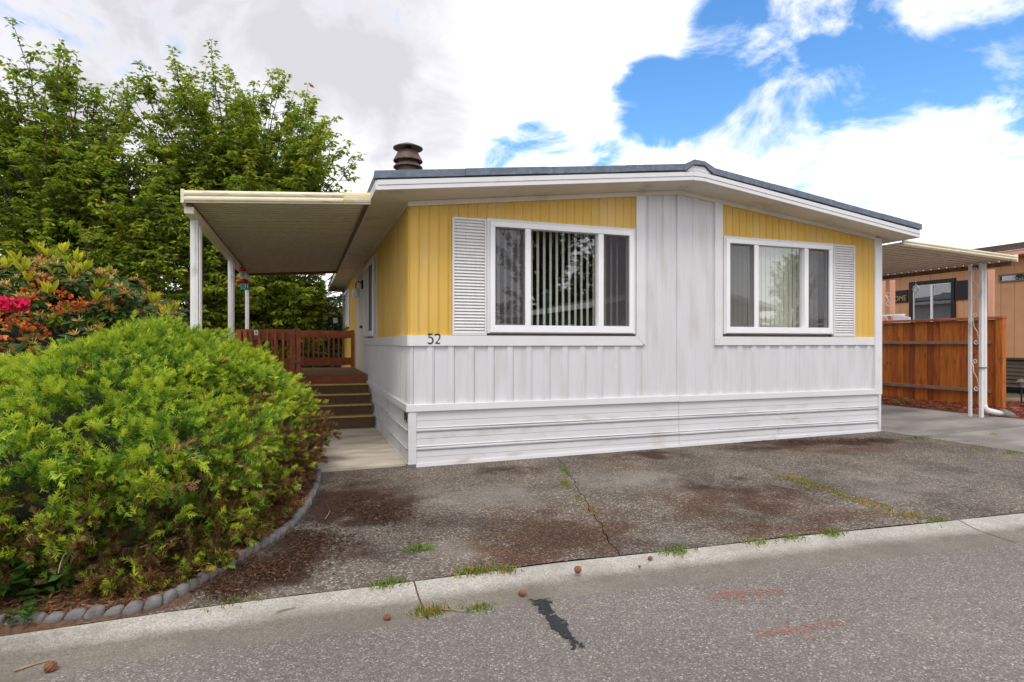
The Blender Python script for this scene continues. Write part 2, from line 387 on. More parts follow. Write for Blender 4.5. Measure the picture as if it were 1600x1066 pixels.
def npmesh(name, V, Fc, mat, tint=None):
    me = bpy.data.meshes.new(name); V = np.asarray(V, np.float32); Fc = np.asarray(Fc, np.int32)
    k = Fc.shape[1]
    me.vertices.add(len(V)); me.vertices.foreach_set('co', V.ravel())
    me.loops.add(Fc.size); me.loops.foreach_set('vertex_index', Fc.ravel())
    me.polygons.add(len(Fc)); me.polygons.foreach_set('loop_start', np.arange(0, Fc.size, k, dtype=np.int32))
    try: me.polygons.foreach_set('loop_total', np.full(len(Fc), k, np.int32))
    except Exception: pass
    me.update(calc_edges=True)
    if tint is not None:
        at_ = me.color_attributes.new('tint', 'FLOAT_COLOR', 'POINT')
        at_.data.foreach_set('color', np.concatenate([tint, np.ones((len(tint), 1))], 1).astype(np.float32).ravel())
    me.materials.append(M[mat]); me.validate(); return me
def nrm(a): return a / np.maximum(np.linalg.norm(a, axis=-1, keepdims=True), 1e-9)
def scatter(T, TF, P, D, N, L, Wd, tint, tgrad=None):
    """place template T (x side, y along, z normal) at P with direction D, normal hint N, length L, width Wd"""
    D = nrm(D); X = nrm(np.cross(D, N)); Nn = np.cross(X, D)
    V = (P[:, None, :] + T[None, :, 0, None] * X[:, None, :] * Wd[:, None, None] + T[None, :, 1, None] * D[:, None, :] * L[:, None, None]
         + T[None, :, 2, None] * Nn[:, None, :] * L[:, None, None])
    n, k = len(P), len(T)
    Fc = (TF[None] + (np.arange(n) * k)[:, None, None]).reshape(-1, TF.shape[1])
    C = np.repeat(tint[:, None, :], k, 1)
    if tgrad is not None: C = C * tgrad[None, :, None]
    return V.reshape(-1, 3), Fc, np.clip(C.reshape(-1, 3), 0, 1)
def merge(parts):
    Vs, Fs, Cs, k = [], [], [], 0
    for v, f, c in parts:
        Vs.append(v); Fs.append(f + k); Cs.append(c); k += len(v)
    return np.concatenate(Vs), np.concatenate(Fs), np.concatenate(Cs)
LEAF = np.array([(0, 0, 0), (0, .5, -.03), (0, 1, -.10), (-.5, .45, .07), (.5, .45, .07)], float)
LEAFF = np.array([(0, 1, 3), (1, 2, 3), (0, 4, 1), (1, 4, 2)])
def vnoise(x, y, seed=0):
    """cheap smooth value noise on arrays"""
    def h(i, j):
        s = np.sin(i * 127.1 + j * 311.7 + seed * 74.7) * 43758.5453; return s - np.floor(s)
    xi, yi = np.floor(x), np.floor(y); xf, yf = x - xi, y - yi
    u, v = xf * xf * (3 - 2 * xf), yf * yf * (3 - 2 * yf)
    return (h(xi, yi) * (1 - u) + h(xi + 1, yi) * u) * (1 - v) + (h(xi, yi + 1) * (1 - u) + h(xi + 1, yi + 1) * u) * v
def fbm(x, y, seed=0, o=4):
    t, a, s = 0, .5, 0
    for k in range(o): t = t + a * vnoise(x * 2 ** k, y * 2 ** k, seed + k); s += a; a *= .55
    return t / s

# ================================================================== SETTING
def g(u): return 0.0077 * u + 0.014 * max(0.0, min(u, 12) - 7.3)
def hit(px, py, dz=0.0):
    z = 0.0
    for _ in range(8):
        p = on(2, z, px, py); z = g(p[0]) + dz
    return p
KE = [hit(x, y, -.01)[:2] for x, y in ((270, 956), (430, 935), (600, 915), (870, 880), (1060, 860), (1250, 838), (1430, 820), (1600, 802))]
KE = [(-16., -3.02), (-4.5, -3.20), (-2.7, -3.25)] + [tuple(k) for k in KE] + [(8., -3.80), (14., -4.05), (40., -5.2)]
KE.sort()
kx, ky = [k[0] for k in KE], [k[1] for k in KE]
def edge(u): return float(np.interp(u, kx, ky))
US = list(np.arange(-16, 40.01, .2))
def strip(name, mat, w0, w1, z0, z1, n=3):
    m = MB(); 
    for i, u in enumerate(US):
        for k in range(n + 1):
            t = k / n; ww = w0 + (w1 - w0) * t; ww += (.012 * math.sin(u * 3.1 + w0 * 40) + .010 * math.sin(u * 7.3)) if (.03 < ww < 1) and name != 'gutter' else 0; m.v.append((u, edge(u) - ww, g(u) + z0 + (z1 - z0) * t))
    for i in range(len(US) - 1):
        for k in range(n):
            a_ = i * (n + 1) + k; m.f.append((a_, a_ + 1, a_ + n + 2, a_ + n + 1))
    return structure(m.build(name, mat))
big = MB(); big.quad((-600, -600, -.30), (600, -600, -.30), (600, 900, -.30), (-600, 900, -.30))
structure(big.build('ground', 'lawn'))
ZK, ZG, ZR = -.045, -.060, -.056
PRW = [(.012, -.004), (.05, -.012), (.10, -.030), (.165, ZK), (.20, ZK - .003), (.25, ZK - .006), (.31, ZG + .003), (.37, ZG), (.44, ZG - .001)]
UF = np.arange(-16, 40.01, .1); V = np.array([(u, edge(u) - w_, g(u) + z_) for u in UF for (w_, z_) in PRW]); nk = len(PRW)
FF = np.array([(i * nk + k, i * nk + k + 1, (i + 1) * nk + k + 1, (i + 1) * nk + k) for i in range(len(UF) - 1) for k in range(nk - 1)])
me = npmesh('kerb', V, FF, 'kerb'); wv_ = np.tile([p_[0] for p_ in PRW], len(UF)); uu_ = np.repeat(UF, nk)
dirt_ = np.clip((wv_ - .11) / .12, 0, 1); dirt_ = np.clip(dirt_ + np.clip((-1.7 - uu_) / 1.0, 0, 1) * .55 * (wv_ > .04), 0, 1)
ca = me.color_attributes.new('stain', 'FLOAT_COLOR', 'POINT'); ca.data.foreach_set('color', np.stack([dirt_, dirt_, dirt_, np.ones(len(V))], 1).astype(np.float32).ravel())
structure(link('kerb', me, (0, 0, 0)))
for (px_, sk_) in ((657, .02), (1508, .05), (60, .0)):
    uj = hit(px_, 930 if px_ < 1000 else 815)[0]; m = MB()
    for (w_, z_) in PRW:
        for s_ in (-.005, .005): m.v.append((uj + s_ + sk_ * w_, edge(uj) - w_, g(uj) + z_ + .0015))
    m.f = [(2 * i, 2 * i + 1, 2 * i + 3, 2 * i + 2) for i in range(nk - 1)]; structure(m.build('kerb_joint', 'soil'))
strip('road', 'road', .42, 7.4, ZR, ZR + .005, 8)
yd = MB(); yd.quad((-25, -3.0, -.05), (.1, -3.0, -.05), (.1, 24, -.03), (-25, 24, -.03)); structure(yd.build('yard', 'yard'))
# opposite verge
ov = MB(); ov.box(-40, 50, -60, -11.6, -.28, -.02); structure(ov.build('verge', 'lawn'))

# driveway: three slabs of exposed aggregate with open joints, stained by moss
J1 = [hit(880, 722)[:2], hit(925, 795)[:2]]; J2 = [hit(1240, 745)[:2], hit(1390, 793)[:2]]; J3 = [hit(1420, 685)[:2], hit(1600, 713)[:2]]
def jline(J):
    (u0, v0), (u1, v1) = J; return lambda v: u0 + (u1 - u0) * (v - v0) / (v1 - v0)
j1, j2 = jline(J1), jline(J2)
j3 = lambda v: 7.42 + .0 * v
def wob(v, s): return .012 * math.sin(v * 9 + s) + .008 * math.sin(v * 23 + 2 * s)
lines = [lambda v: -2.3, lambda v: j1(v) + wob(v, 1), lambda v: j2(v) + wob(v, 2), lambda v: j3(v) + wob(v, 3)]
STN = [  # px, py, radius along x in px, along y in px, channel, strength
    (555, 790, 95, 34, 0, 1.1), (610, 800, 60, 26, 0, .7), (480, 860, 70, 34, 0, .95), (430, 890, 70, 28, 0, .8), (560, 860, 80, 30, 0, .5), (700, 815, 80, 22, 0, .5),
    (790, 735, 95, 13, 0, .55), (720, 737, 60, 10, 0, .45), (1030, 710, 60, 9, 0, .75), (1110, 755, 90, 20, 0, .62), (1200, 768, 110, 22, 0, .60), (1230, 692, 90, 7, 0, .9), (1330, 690, 90, 7, 0, .95), (1180, 700, 60, 7, 0, .8),
    (970, 715, 70, 9, 0, .5), (870, 840, 130, 46, 1, 1.0), (820, 870, 110, 36, 1, .95), (930, 830, 90, 40, 1, .85), (1150, 790, 170, 36, 1, .8), (1300, 810, 130, 22, 1, .7), (1210, 825, 140, 18, 1, .75),
    (640, 830, 90, 40, 1, .45), (950, 725, 120, 20, 1, .5), (1300, 700, 140, 12, 1, .75), (560, 760, 120, 30, 1, .6), (1060, 780, 110, 22, 1, .45),
    (700, 780, 90, 22, 2, .75), (800, 775, 80, 22, 2, .8), (990, 752, 110, 22, 2, .8), (720, 865, 90, 26, 2, .7), (1400, 760, 160, 40, 2, .55), (1500, 740, 120, 30, 2, .5), (500, 740, 25, 40, 2, .7), (640, 885, 90, 18, 2, .6), (1080, 840, 120, 14, 2, .5), (420, 925, 90, 12, 2, .5), (380, 900, 60, 30, 1, .9)]
def stain_at(V):
    d = V - CAM; z = d @ FW; X = CX + F * (d @ RT) / z; Y = HY - F * d[:, 2] / z      # where the stains of the photograph lie on the ground
    out = np.zeros((len(V), 3)); wx = (fbm(V[:, 0] * 3, V[:, 1] * 3, 3) - .5)
    for (px, py, rx, ry, ch, s_) in STN:
        q = ((X - px) / rx) ** 2 + ((Y - py) / ry) ** 2
        out[:, ch] = np.maximum(out[:, ch], s_ * np.exp(-q * .8))
    for ch in range(3): out[:, ch] = np.clip(out[:, ch] + out[:, ch] * (fbm(V[:, 0] * 5, V[:, 1] * 5, 20 + ch) - .5) * 1.6, 0, 1.2)
    return out
dr = bpy.data.objects.new('driveway', None); COL.objects.link(dr); WL['driveway'] = Vector((0, 0, 0)); structure(dr)
for si in range(3):
    nv = 90; nu = (100, 70, 90)[si]; V = []
    for i in range(nv + 1):
        t = i / nv
        for k in range(nu + 1):
            v0 = .10 if si < 3 else 0
            ua = lines[si](0 - 3.4 * t) + (.004 if si else 0); ub = lines[si + 1](0 - 3.4 * t) - .004
            u = ua + (ub - ua) * k / nu; v = v0 + (edge(u) - v0) * t
            V.append((u, v, g(u) - .003))
    V = np.array(V); V[:, 2] += (fbm(V[:, 0] * 1.3, V[:, 1] * 1.3, 5) - .5) * .022 * np.clip((-V[:, 1]) / .5, 0, 1)
    FF = np.array([(i * (nu + 1) + k, i * (nu + 1) + k + 1, (i + 1) * (nu + 1) + k + 1, (i + 1) * (nu + 1) + k) for i in range(nv) for k in range(nu)])
    me = npmesh('driveway_slab', V, FF[:, ::-1], 'drive')
    ca = me.color_attributes.new('stain', 'FLOAT_COLOR', 'POINT'); st = stain_at(V)
    ca.data.foreach_set('color', np.concatenate([st, np.ones((len(st), 1))], 1).astype(np.float32).ravel())
    me.polygons.foreach_set('use_smooth', [True] * len(me.polygons))
    link('driveway_slab', me, (0, 0, 0), dr)
js = MB(); js.quad((-2.3, -3.27, -.045), (7.6, -3.76, .03), (7.6, .1, .03), (-2.3, .1, -.045)); structure(js.build('joint_soil', 'soil'))
# concrete: path by the porch and carport pad
wk = MB(); wk.box(-1.32, -.004, .17, 3.55, -.06, .014); structure(wk.build('walkway', 'concrete', bevel=.006))
for (u0, u1, v0, v1) in ((7.435, 10.52, -.62, 9.0), (7.435, 10.52, -3.95, -.645)):
    m = MB(); m.hexa([(u0, v0 if v0 > -3 else edge(u0), g(u0) - .1), (u1, v0 if v0 > -3 else edge(u1), g(u1) - .1), (u1, v1, g(u1) - .1), (u0, v1, g(u0) - .1),
                      (u0, v0 if v0 > -3 else edge(u0), g(u0) + .002), (u1, v0 if v0 > -3 else edge(u1), g(u1) + .002), (u1, v1, g(u1) + .002), (u0, v1, g(u0) + .002)])
    structure(m.build('carport_pad', 'concrete2'))
rb = MB(); rb.quad((10.5, -4.0, g(10.5) - .012), (13.6, -4.2, .16), (13.6, 12, .16), (10.5, 12, g(10.5) - .012)); structure(rb.build('bark_bed', 'redsoil'))
nb = MB(); nb.quad((13.4, -4.1, .15), (45, -5.4, .30), (45, 30, .34), (13.4, 30, .24)); structure(nb.build('neighbour_yard', 'lawn'))

# ================================================================== MOBILE HOME
HL = 12.6
home = thing('mobile_home', (3.685, 6.0, 0), 'white and yellow single-storey mobile home with low gable roof, number 52', 'house')
RID = 3.685
def wtop(u): return 3.08 + .1205 * u if u < RID else 3.524 - .1132 * (u - RID)
def fbot(u): return 3.085 + .1178 * (u + .42) if u < RID else 3.568 - .1283 * (u - RID)
UL, UR, VO = -.42, 7.70, -.43
UW = 7.40
# backing walls with the window openings left free
b = MB(); y0, y1 = .035, .12
def bw(u0, u1, z0, z1=None):
    t0, t1 = (z1, z1) if z1 else (wtop(u0) - .01, wtop(u1) - .01)
    b.hexa([(u0, y0, z0), (u1, y0, z0), (u1, y1, z0), (u0, y1, z0), (u0, y0, t0), (u1, y0, t0), (u1, y1, t1 if z1 else t1), (u0, y1, t0)])
bw(.03, UW - .03, .05, 1.60); bw(.03, .99, 1.60); bw(2.94, RID, 1.60); bw(RID, 4.47, 1.60); bw(6.39, UW - .03, 1.60); bw(.99, 2.94, 2.93); bw(4.47, 6.39, 2.93)
def bs(v0, v1, z0, z1): b.box(.035, .12, v0, v1, z0, z1)
bs(.12, HL, .05, 1.58); bs(.12, 3.55, 1.58, 3.07); bs(5.15, 9.5, 1.58, 3.07); bs(11.7, HL, 1.58, 3.07); bs(3.55, 5.15, 2.92, 3.07); bs(9.5, 11.7, 2.92, 3.07)
b.box(UW - .12, UW - .035, .12, HL, .05, 3.07); b.box(.12, UW - .12, HL - .1, HL, .05, 3.07)
b.build('wall', 'room', home)
r = MB(); r.box(.12, UW - .12, .12, HL - .1, .70, .75); r.box(.12, UW - .12, .12, HL - .1, 3.0, 3.03); r.box(.12, UW - .12, 5.3, 5.4, .75, 3.0); r.box(3.6, 3.7, .12, 5.3, .75, 3.0)
r.build('interior', 'room', home)

def siding(name, mat, u0, u1, zb, zt, prof, period, panel, plane=0, ph=0, parent=home):
    """ribbed sheet split into panels; prof = list of (fraction of period, depth proud). plane 0: front wall, 1: left side wall"""
    brk = list(np.arange(u0, u1 - panel * .3, panel)) + [u1]
    for a_, b_ in zip(brk[:-1], brk[1:]):
        us = {a_ + .0012: None, b_ - .0012: None}
        k0 = math.floor((a_ - ph) / period) - 1
        for k in range(k0, k0 + int(panel / period) + 5):
            for fr, dp in prof:
                u = ph + (k + fr) * period
                if a_ + .0015 < u < b_ - .0015: us[u] = dp
        fr_, dp_ = [p[0] for p in prof] + [prof[0][0] + 1], [p[1] for p in prof] + [prof[0][1]]
        def dep(u):
            x = ((u - ph) / period - fr_[0]) % 1 + fr_[0]; return float(np.interp(x, fr_, dp_))
        xs = sorted(us)
        if len(xs) < 2: continue
        m = MB(); pts = [(xs[0], -.02)] + [(u, dep(u)) for u in xs] + [(xs[-1], -.02)]
        for (u, d) in pts:
            z0_, z1_ = (zb(u) if callable(zb) else zb), (zt(u) if callable(zt) else zt)
            if plane == 0: m.v += [(u, -d, z0_), (u, -d, z1_)]
            else: m.v += [(-d, u, z0_), (-d, u, z1_)]
        for i in range(len(pts) - 1): m.f.append((2 * i, 2 * i + 2, 2 * i + 3, 2 * i + 1))
        m.build(name, mat, parent)
PW = [(0, .0), (.60, .0), (.63, .008), (.67, .018), (.955, .018), (.97, -.012), (.99, -.012)]     # white: flat field, raised batten, sharp groove
PY = [(0, .0), (.35, .005), (.75, .014), (.90, .003), (.97, -.005)]                # yellow: shallow flutes
siding('siding_panel', 'white', .02, 3.10, .70, 1.45, PW, .248, .248, ph=.045)
siding('siding_panel', 'white', 4.32, 7.29, .70, 1.45, PW, .248, .248, ph=.045)
siding('siding_panel', 'white', 3.10, RID - .03, .70, lambda u: wtop(u) - .02, PW, .232, .232, ph=3.05)
siding('siding_panel', 'white', RID + .03, 4.32, .70, lambda u: wtop(u) - .02, PW, .232, .232, ph=RID + .08)
siding('yellow_panel', 'yellow', .03, .945, 1.52, wtop, PY, .118, .472)
siding('yellow_panel', 'yellow', .945, 3.04, 2.94, wtop, PY, .118, .50)
siding('yellow_panel', 'yellow', 4.36, 6.44, 2.94, wtop, PY, .118, .52)
siding('yellow_panel', 'yellow', 6.44, 7.30, 1.52, wtop, PY, .118, .45)
PS = [(0, .0), (.45, .0), (.53, .012), (.9, .016), (.94, -.008), (.98, -.008)]
siding('siding_panel', 'white', .03, 5.28, .70, 1.45, PS, .125, .25, plane=1)
siding('yellow_panel', 'yellow', .03, 3.56, 1.52, 3.10, PS, .062, .45, plane=1)
siding('yellow_panel', 'yellow', 3.56, 5.3, 2.92, 3.10, PS, .062, .45, plane=1)
siding('yellow_panel', 'yellow', 7.35, 9.5, .70, 3.10, PS, .125, .45, plane=1)
siding('yellow_panel', 'yellow', 9.5, 11.7, 2.92, 3.10, PS, .125, .5, plane=1)
siding('yellow_panel', 'yellow', 9.5, 11.7, .70, 1.85, PS, .125, .5, plane=1)
siding('yellow_panel', 'yellow', 11.7, HL, .70, 3.10, PS, .125, .45, plane=1)
# rounded yellow and white corner at the front left
def corner(name, mat, z0, z1, rr=.035):
    m = MB(); pts = [(.034, -.002)] + [(.033 - rr * math.sin(t), .033 - rr * math.cos(t)) for t in np.linspace(0, math.pi / 2, 7)] + [(-.002, .034)]
    for (u, v) in pts: m.v += [(u, v, z0), (u, v, z1)]
    for i in range(len(pts) - 1): m.f.append((2 * i, 2 * i + 2, 2 * i + 3, 2 * i + 1))
    return m.build(name, mat, home, smooth=True)
corner('corner_panel', 'yellow', 1.52, 3.09); corner('corner_panel', 'white', .70, 1.45)
m = MB(); m.box(UW - .034, UW, .0, HL, .05, 3.11); m.build('side_wall', 'white', home)
m = MB(); m.box(.0, UW, HL, HL + .03, .05, 3.11); m.build('rear_wall', 'white', home)
# belt trim (wraps the corner), vertical trims, corner board
P_ = .032
bt = MB(); rr = .05; path = [(-P_, 5.28)] + [(-P_ + rr - rr * math.cos(t), -P_ + rr - rr * math.sin(t)) for t in np.linspace(0, math.pi / 2, 7)] + [(3.11, -P_)]
inn = [(.0, 5.28)] + [(.0, .0)] * 7 + [(3.11, .0)]
for (o_, i_) in zip(path, inn): bt.v += [(o_[0], o_[1], 1.413), (o_[0], o_[1], 1.536), (i_[0] + .02, i_[1] + .02, 1.413), (i_[0] + .02, i_[1] + .02, 1.536)]
for i in range(len(path) - 1):
    k = 4 * i; bt.f += [(k, k + 4, k + 5, k + 1), (k + 1, k + 5, k + 7, k + 3), (k, k + 2, k + 6, k + 4)]
bt.f.append((4 * 8, 4 * 8 + 1, 4 * 8 + 3, 4 * 8 + 2))
bt.build('belt_trim', 'trim', home)
m = MB(); m.box(4.27, 7.285, -P_, .02, 1.413, 1.536); m.build('belt_trim', 'trim', home, bevel=.004)
m = MB(); m.hexa([(3.008, -P_ - .003, 1.538), (3.142, -P_ - .003, 1.41), (3.142, .02, 1.41), (3.008, .02, 1.538), (3.008, -P_ - .003, wtop(3.008) - .03), (3.142, -P_ - .003, wtop(3.142) - .03), (3.142, .02, wtop(3.142) - .03), (3.008, .02, wtop(3.008) - .03)])
m.build('vertical_trim', 'trim', home, bevel=.004)
m = MB(); m.hexa([(4.268, -P_ - .003, 1.41), (4.398, -P_ - .003, 1.538), (4.398, .02, 1.538), (4.268, .02, 1.41), (4.268, -P_ - .003, wtop(4.268) - .03), (4.398, -P_ - .003, wtop(4.398) - .03), (4.398, .02, wtop(4.398) - .03), (4.268, .02, wtop(4.268) - .03)])
m.build('vertical_trim', 'trim', home, bevel=.004)
m = MB(); m.box(7.288, 7.436, -.04, .10, .637, wtop(7.36) - .005); m.build('corner_board', 'trim', home, bevel=.005)
m = MB(); m.box(RID - .032, RID + .032, -.022, .02, .70, wtop(RID) - .03); m.build('seam_batten', 'white', home, bevel=.003)
m = MB(); m.box(-.025, .03, 5.28, 5.40, .70, 3.085); m.build('vertical_trim', 'trim', home)
# bed mould under the soffit
for (a_, c_) in ((-.02, RID), (RID, 7.30)):
    m = MB(); m.prism([(a_, wtop(a_) - .045), (c_, wtop(c_) - .045), (c_, wtop(c_) + .012), (a_, wtop(a_) + .012)], 1, -.036, .01); m.build('bed_mould', 'soffit', home)
m = MB(); m.box(-.03, .02, -.02, HL, 3.04, 3.092); m.build('bed_mould', 'soffit', home)

# skirting: three ribbed rows on the front, cut by a seam, and on the side
def skirt_profile(z0, z1, bead=True):
    h = z1 - z0
    p = [(.020, z0 + .001), (.012, z0 + .012), (.010, z0 + h * .40), (.004, z0 + h * .41), (.012, z0 + h * .425), (.011, z1 - .055)]
    p += [(.000, z1 - .052), (.028, z1 - .036), (.032, z1 - .022), (.000, z1 - .010), (.002, z1 - .001)] if bead else [(.011, z1 - .001)]
    return p
def skirt_row(z0, z1, u0, u1, plane, bead=True, tilt=0.0):
    m = MB(); n = 6
    pr = skirt_profile(z0, z1, bead)
    for i in range(n + 1):
        t = i / n; u = u0 + (u1 - u0) * t; wv = .004 * math.sin(u * 2.1 + z0 * 9)
        for (d, z) in pr:
            zz = z + tilt * (t - .5)
            m.v.append((u, -d - wv, zz) if plane == 0 else (-d - wv * .5, u, zz))
    k = len(pr)
    for i in range(n):
        for j in range(k - 1): m.f.append((i * k + j, (i + 1) * k + j, (i + 1) * k + j + 1, i * k + j + 1))
    return m.build('skirt_panel', 'skirtm', home)
ROWS = [(.450, .648, False), (.235, .450, True), (.02, .235, True)]
for (z0, z1, bd) in ROWS:
    skirt_row(z0, z1, .075, RID - .002, 0, bd); skirt_row(z0, z1, RID + .002, 5.4 if z0 < .1 else 7.372, 0, bd, .0 if z0 > .1 else .008)
    if z0 < .1: skirt_row(z0, z1, 5.404, 7.372, 0, bd, -.006)
    skirt_row(z0, z1, .0, 4.2, 1, bd); skirt_row(z0, z1, 4.203, 8.4, 1, bd); skirt_row(z0, z1, 8.403, HL, 1, bd)
for (a_, c_) in ((.06, RID), (RID + .003, 7.372)):
    m = MB(); m.hexa([(a_, -.034, g(a_) - .02), (c_, -.034, g(c_) - .02), (c_, .01, g(c_) - .02), (a_, .01, g(a_) - .02), (a_, -.028, g(a_) + .036), (c_, -.028, g(c_) + .030), (c_, .01, g(c_) + .030), (a_, .01, g(a_) + .036)])
    m.build('skirt_base_strip', 'skirtm', home)
m = MB(); m.box(-.022, .074, -.034, .012, -.01, .645); m.build('skirt_corner', 'skirtm', home, bevel=.006)
m = MB(); m.box(7.372, 7.42, -.036, .05, .03, .645); m.build('skirt_corner', 'skirtm', home, bevel=.006)
st = MB(); path = [(-.045, HL), (-.045, -.045), (RID - .002, -.045)]
st.prism([(-.045, HL), (-.045, -.045), (RID - .0015, -.045), (RID - .0015, .02), (.02, .02), (.02, HL)], 2, .646, .728)
st.build('skirt_trim', 'trim', home, bevel=.004)
m = MB(); m.box(RID + .0015, 7.286, -.042, .02, .640, .722); m.build('skirt_trim', 'trim', home, bevel=.004)
m = MB(); m.box(-.036, .07, -.041, .01, -.03, .035); m.build('corner_foot', 'stone', home)

# roof: soffits, fascia, dark edge strip, deck, ridge cap
def slab_u(name, mat, u0, u1, lo, hi, v0, v1, bevel=0, dz=0):
    m = MB(); m.hexa([(u0, v0, lo(u0)), (u1, v0, lo(u1)), (u1, v1, lo(u1)), (u0, v1, lo(u0)), (u0, v0, hi(u0)), (u1, v0, hi(u1)), (u1, v1, hi(u1)), (u0, v1, hi(u0))])
    return m.build(name, mat, home, bevel=bevel)
for (a_, c_) in ((UL + .02, -.02), (-.02, RID), (RID, UR - .02)):
    m = MB(); m.hexa([(a_, VO + .02, fbot(a_) + .008), (c_, VO + .02, fbot(c_) + .008), (c_, .03, wtop(max(c_, 0)) + .006), (a_, .03, wtop(max(a_, 0)) + .006),
                      (a_, VO + .02, fbot(a_) + .03), (c_, VO + .02, fbot(c_) + .03), (c_, .03, wtop(max(c_, 0)) + .04), (a_, .03, wtop(max(a_, 0)) + .04)])
    m.build('soffit', 'soffit', home)
m = MB(); m.hexa([(UL + .02, .03, 3.088), (.0, .03, 3.082), (.0, HL + .2, 3.082), (UL + .02, HL + .2, 3.088), (UL + .02, .03, 3.11), (0, .03, 3.11), (0, HL + .2, 3.11), (UL + .02, HL + .2, 3.11)])
m.build('soffit', 'soffit', home)
m = MB(); m.box(UW, UR - .02, .03, HL + .2, 3.075, 3.10); m.build('soffit', 'soffit', home)
fa = [(UL, 3.60), (3.602, 3.775), (3.777, UR)]
for i, (a_, c_) in enumerate(fa):
    ff = fbot if i != 1 else (lambda u: min(fbot(u), 3.562))
    slab_u('fascia', 'trim', a_, c_, ff, lambda u, ff=ff: ff(u) + .050, VO - .018, VO + .02, .003)
    slab_u('fascia', 'trim', a_, c_, lambda u, ff=ff: ff(u) + .0515, lambda u, ff=ff: ff(u) + .108, VO - .025, VO + .02, .003)
slab_u('drip_edge', 'black', UL - .004, UR + .004, lambda u: fbot(u) + .109, lambda u: fbot(u) + .122, VO - .015, VO + .03) if False else None
for (a_, c_) in ((UL - .003, RID), (RID, UR + .003)):
    slab_u('drip_edge', 'dark', a_, c_, lambda u: fbot(u) + .109, lambda u: fbot(u) + .121, VO - .012, VO + .03)
m = MB(); m.box(UL - .02, UL + .02, VO - .016, HL + .22, fbot(UL) + .002, fbot(UL) + .106); m.build('fascia', 'trim', home, bevel=.003)
m = MB(); m.box(UR - .02, UR + .018, VO - .016, HL + .22, fbot(UR) + .002, fbot(UR) + .106); m.build('fascia', 'trim', home, bevel=.003)
seg = [UL - .03, .55, 1.55, 2.6, 3.47]; seg2 = [3.90, 4.9, 6.0, 6.9, UR + .03]
for k in range(4):
    slab_u('roof_edge', 'roofedge', seg[k], seg[k + 1] - .002, lambda u: fbot(u) + .122 + .003 * (k % 2), lambda u: fbot(u) + .206 + .003 * (k % 2), VO - .035 - .003 * (k % 2), VO + .06, .004)
    slab_u('roof_edge', 'roofedge', seg2[k], seg2[k + 1] - .002, lambda u: fbot(u) + .122 + .003 * (k % 2), lambda u: fbot(u) + .206 + .003 * (k % 2), VO - .035 - .003 * (k % 2), VO + .06, .004)
RT_ = lambda u: fbot(u) + .20
for (a_, c_) in ((UL - .02, RID), (RID, UR + .02)):
    m = MB(); m.hexa([(a_, VO + .06, RT_(a_) - .085), (c_, VO + .06, RT_(c_) - .085), (c_, HL + .2, RT_(c_) - .085), (a_, HL + .2, RT_(a_) - .085), (a_, VO + .06, RT_(a_)), (c_, VO + .06, RT_(c_)), (c_, HL + .2, RT_(c_)), (a_, HL + .2, RT_(a_))])
    m.build('roof', 'roof', home)
capp = [(3.455, RT_(3.455) - .085), (3.60, RT_(3.6) + .0), (3.77, RT_(3.77) + .0), (3.915, RT_(3.915) - .085)]
capt = [(3.455, RT_(3.455) + .008), (3.60, RT_(3.6) + .062), (3.77, RT_(3.77) + .055), (3.915, RT_(3.915) + .008)]
for i in range(3):
    a_, c_, d_, e_ = capp[i], capp[i + 1], capt[i + 1], capt[i]
    m = MB(); m.prism([a_, c_, d_, e_], 1, VO - .045 + .004 * i, HL + .2); m.build('ridge_cap', 'roofedge', home)
m = MB(); m.prism([(3.49, RT_(3.49) - .082), (3.60, RT_(3.6) - .01), (3.77, RT_(3.77) - .01), (3.88, RT_(3.88) - .082)], 1, VO - .012, VO + .05); m.build('ridge_filler', 'trim', home)

# chimney with stacked storm collars
cp = at(637.5, 268, 8.35)
cb = MB(); zb = 3.30
cx_, cy_ = float(cp[0]), float(cp[1]); ztop = CAM[2] + (536 - 224) / F * 8.35
def zp(y): return CAM[2] + (536 - y) / F * 8.35
cb.lathe([(.0, zb), (.135, zb), (.135, zp(247)), (0.0, zp(247))], (cx_, cy_, 0), 28)
ch = cb.build('chimney', 'rust', home, smooth=False)
for (r0, z0, r1, z1, r2, z2) in ((.205, zp(262.5), .128, zp(252.5), .10, zp(252)), (.205, zp(252.5), .135, zp(237), .09, zp(236)), (.208, zp(232.5), .09, zp(226), .0, zp(225))):
    m = MB(); m.lathe([(r0 - .012, z0 - .004), (r0, z0 - .004), (r0, z0 + .006), (r1, z1), (r2, z2)], (cx_, cy_, 0), 28); m.lathe([(r0 - .012, z0 - .004), (r1 - .01, z1 - .012), (0.0, z1 - .012)], (cx_, cy_, 0), 28)
    m.build('chimney_collar', 'rust', ch, smooth=False)
m = MB(); m.lathe([(.05, zp(239)), (.05, zp(228))], (cx_, cy_, 0), 10); m.build('chimney_stem', 'rust', ch)

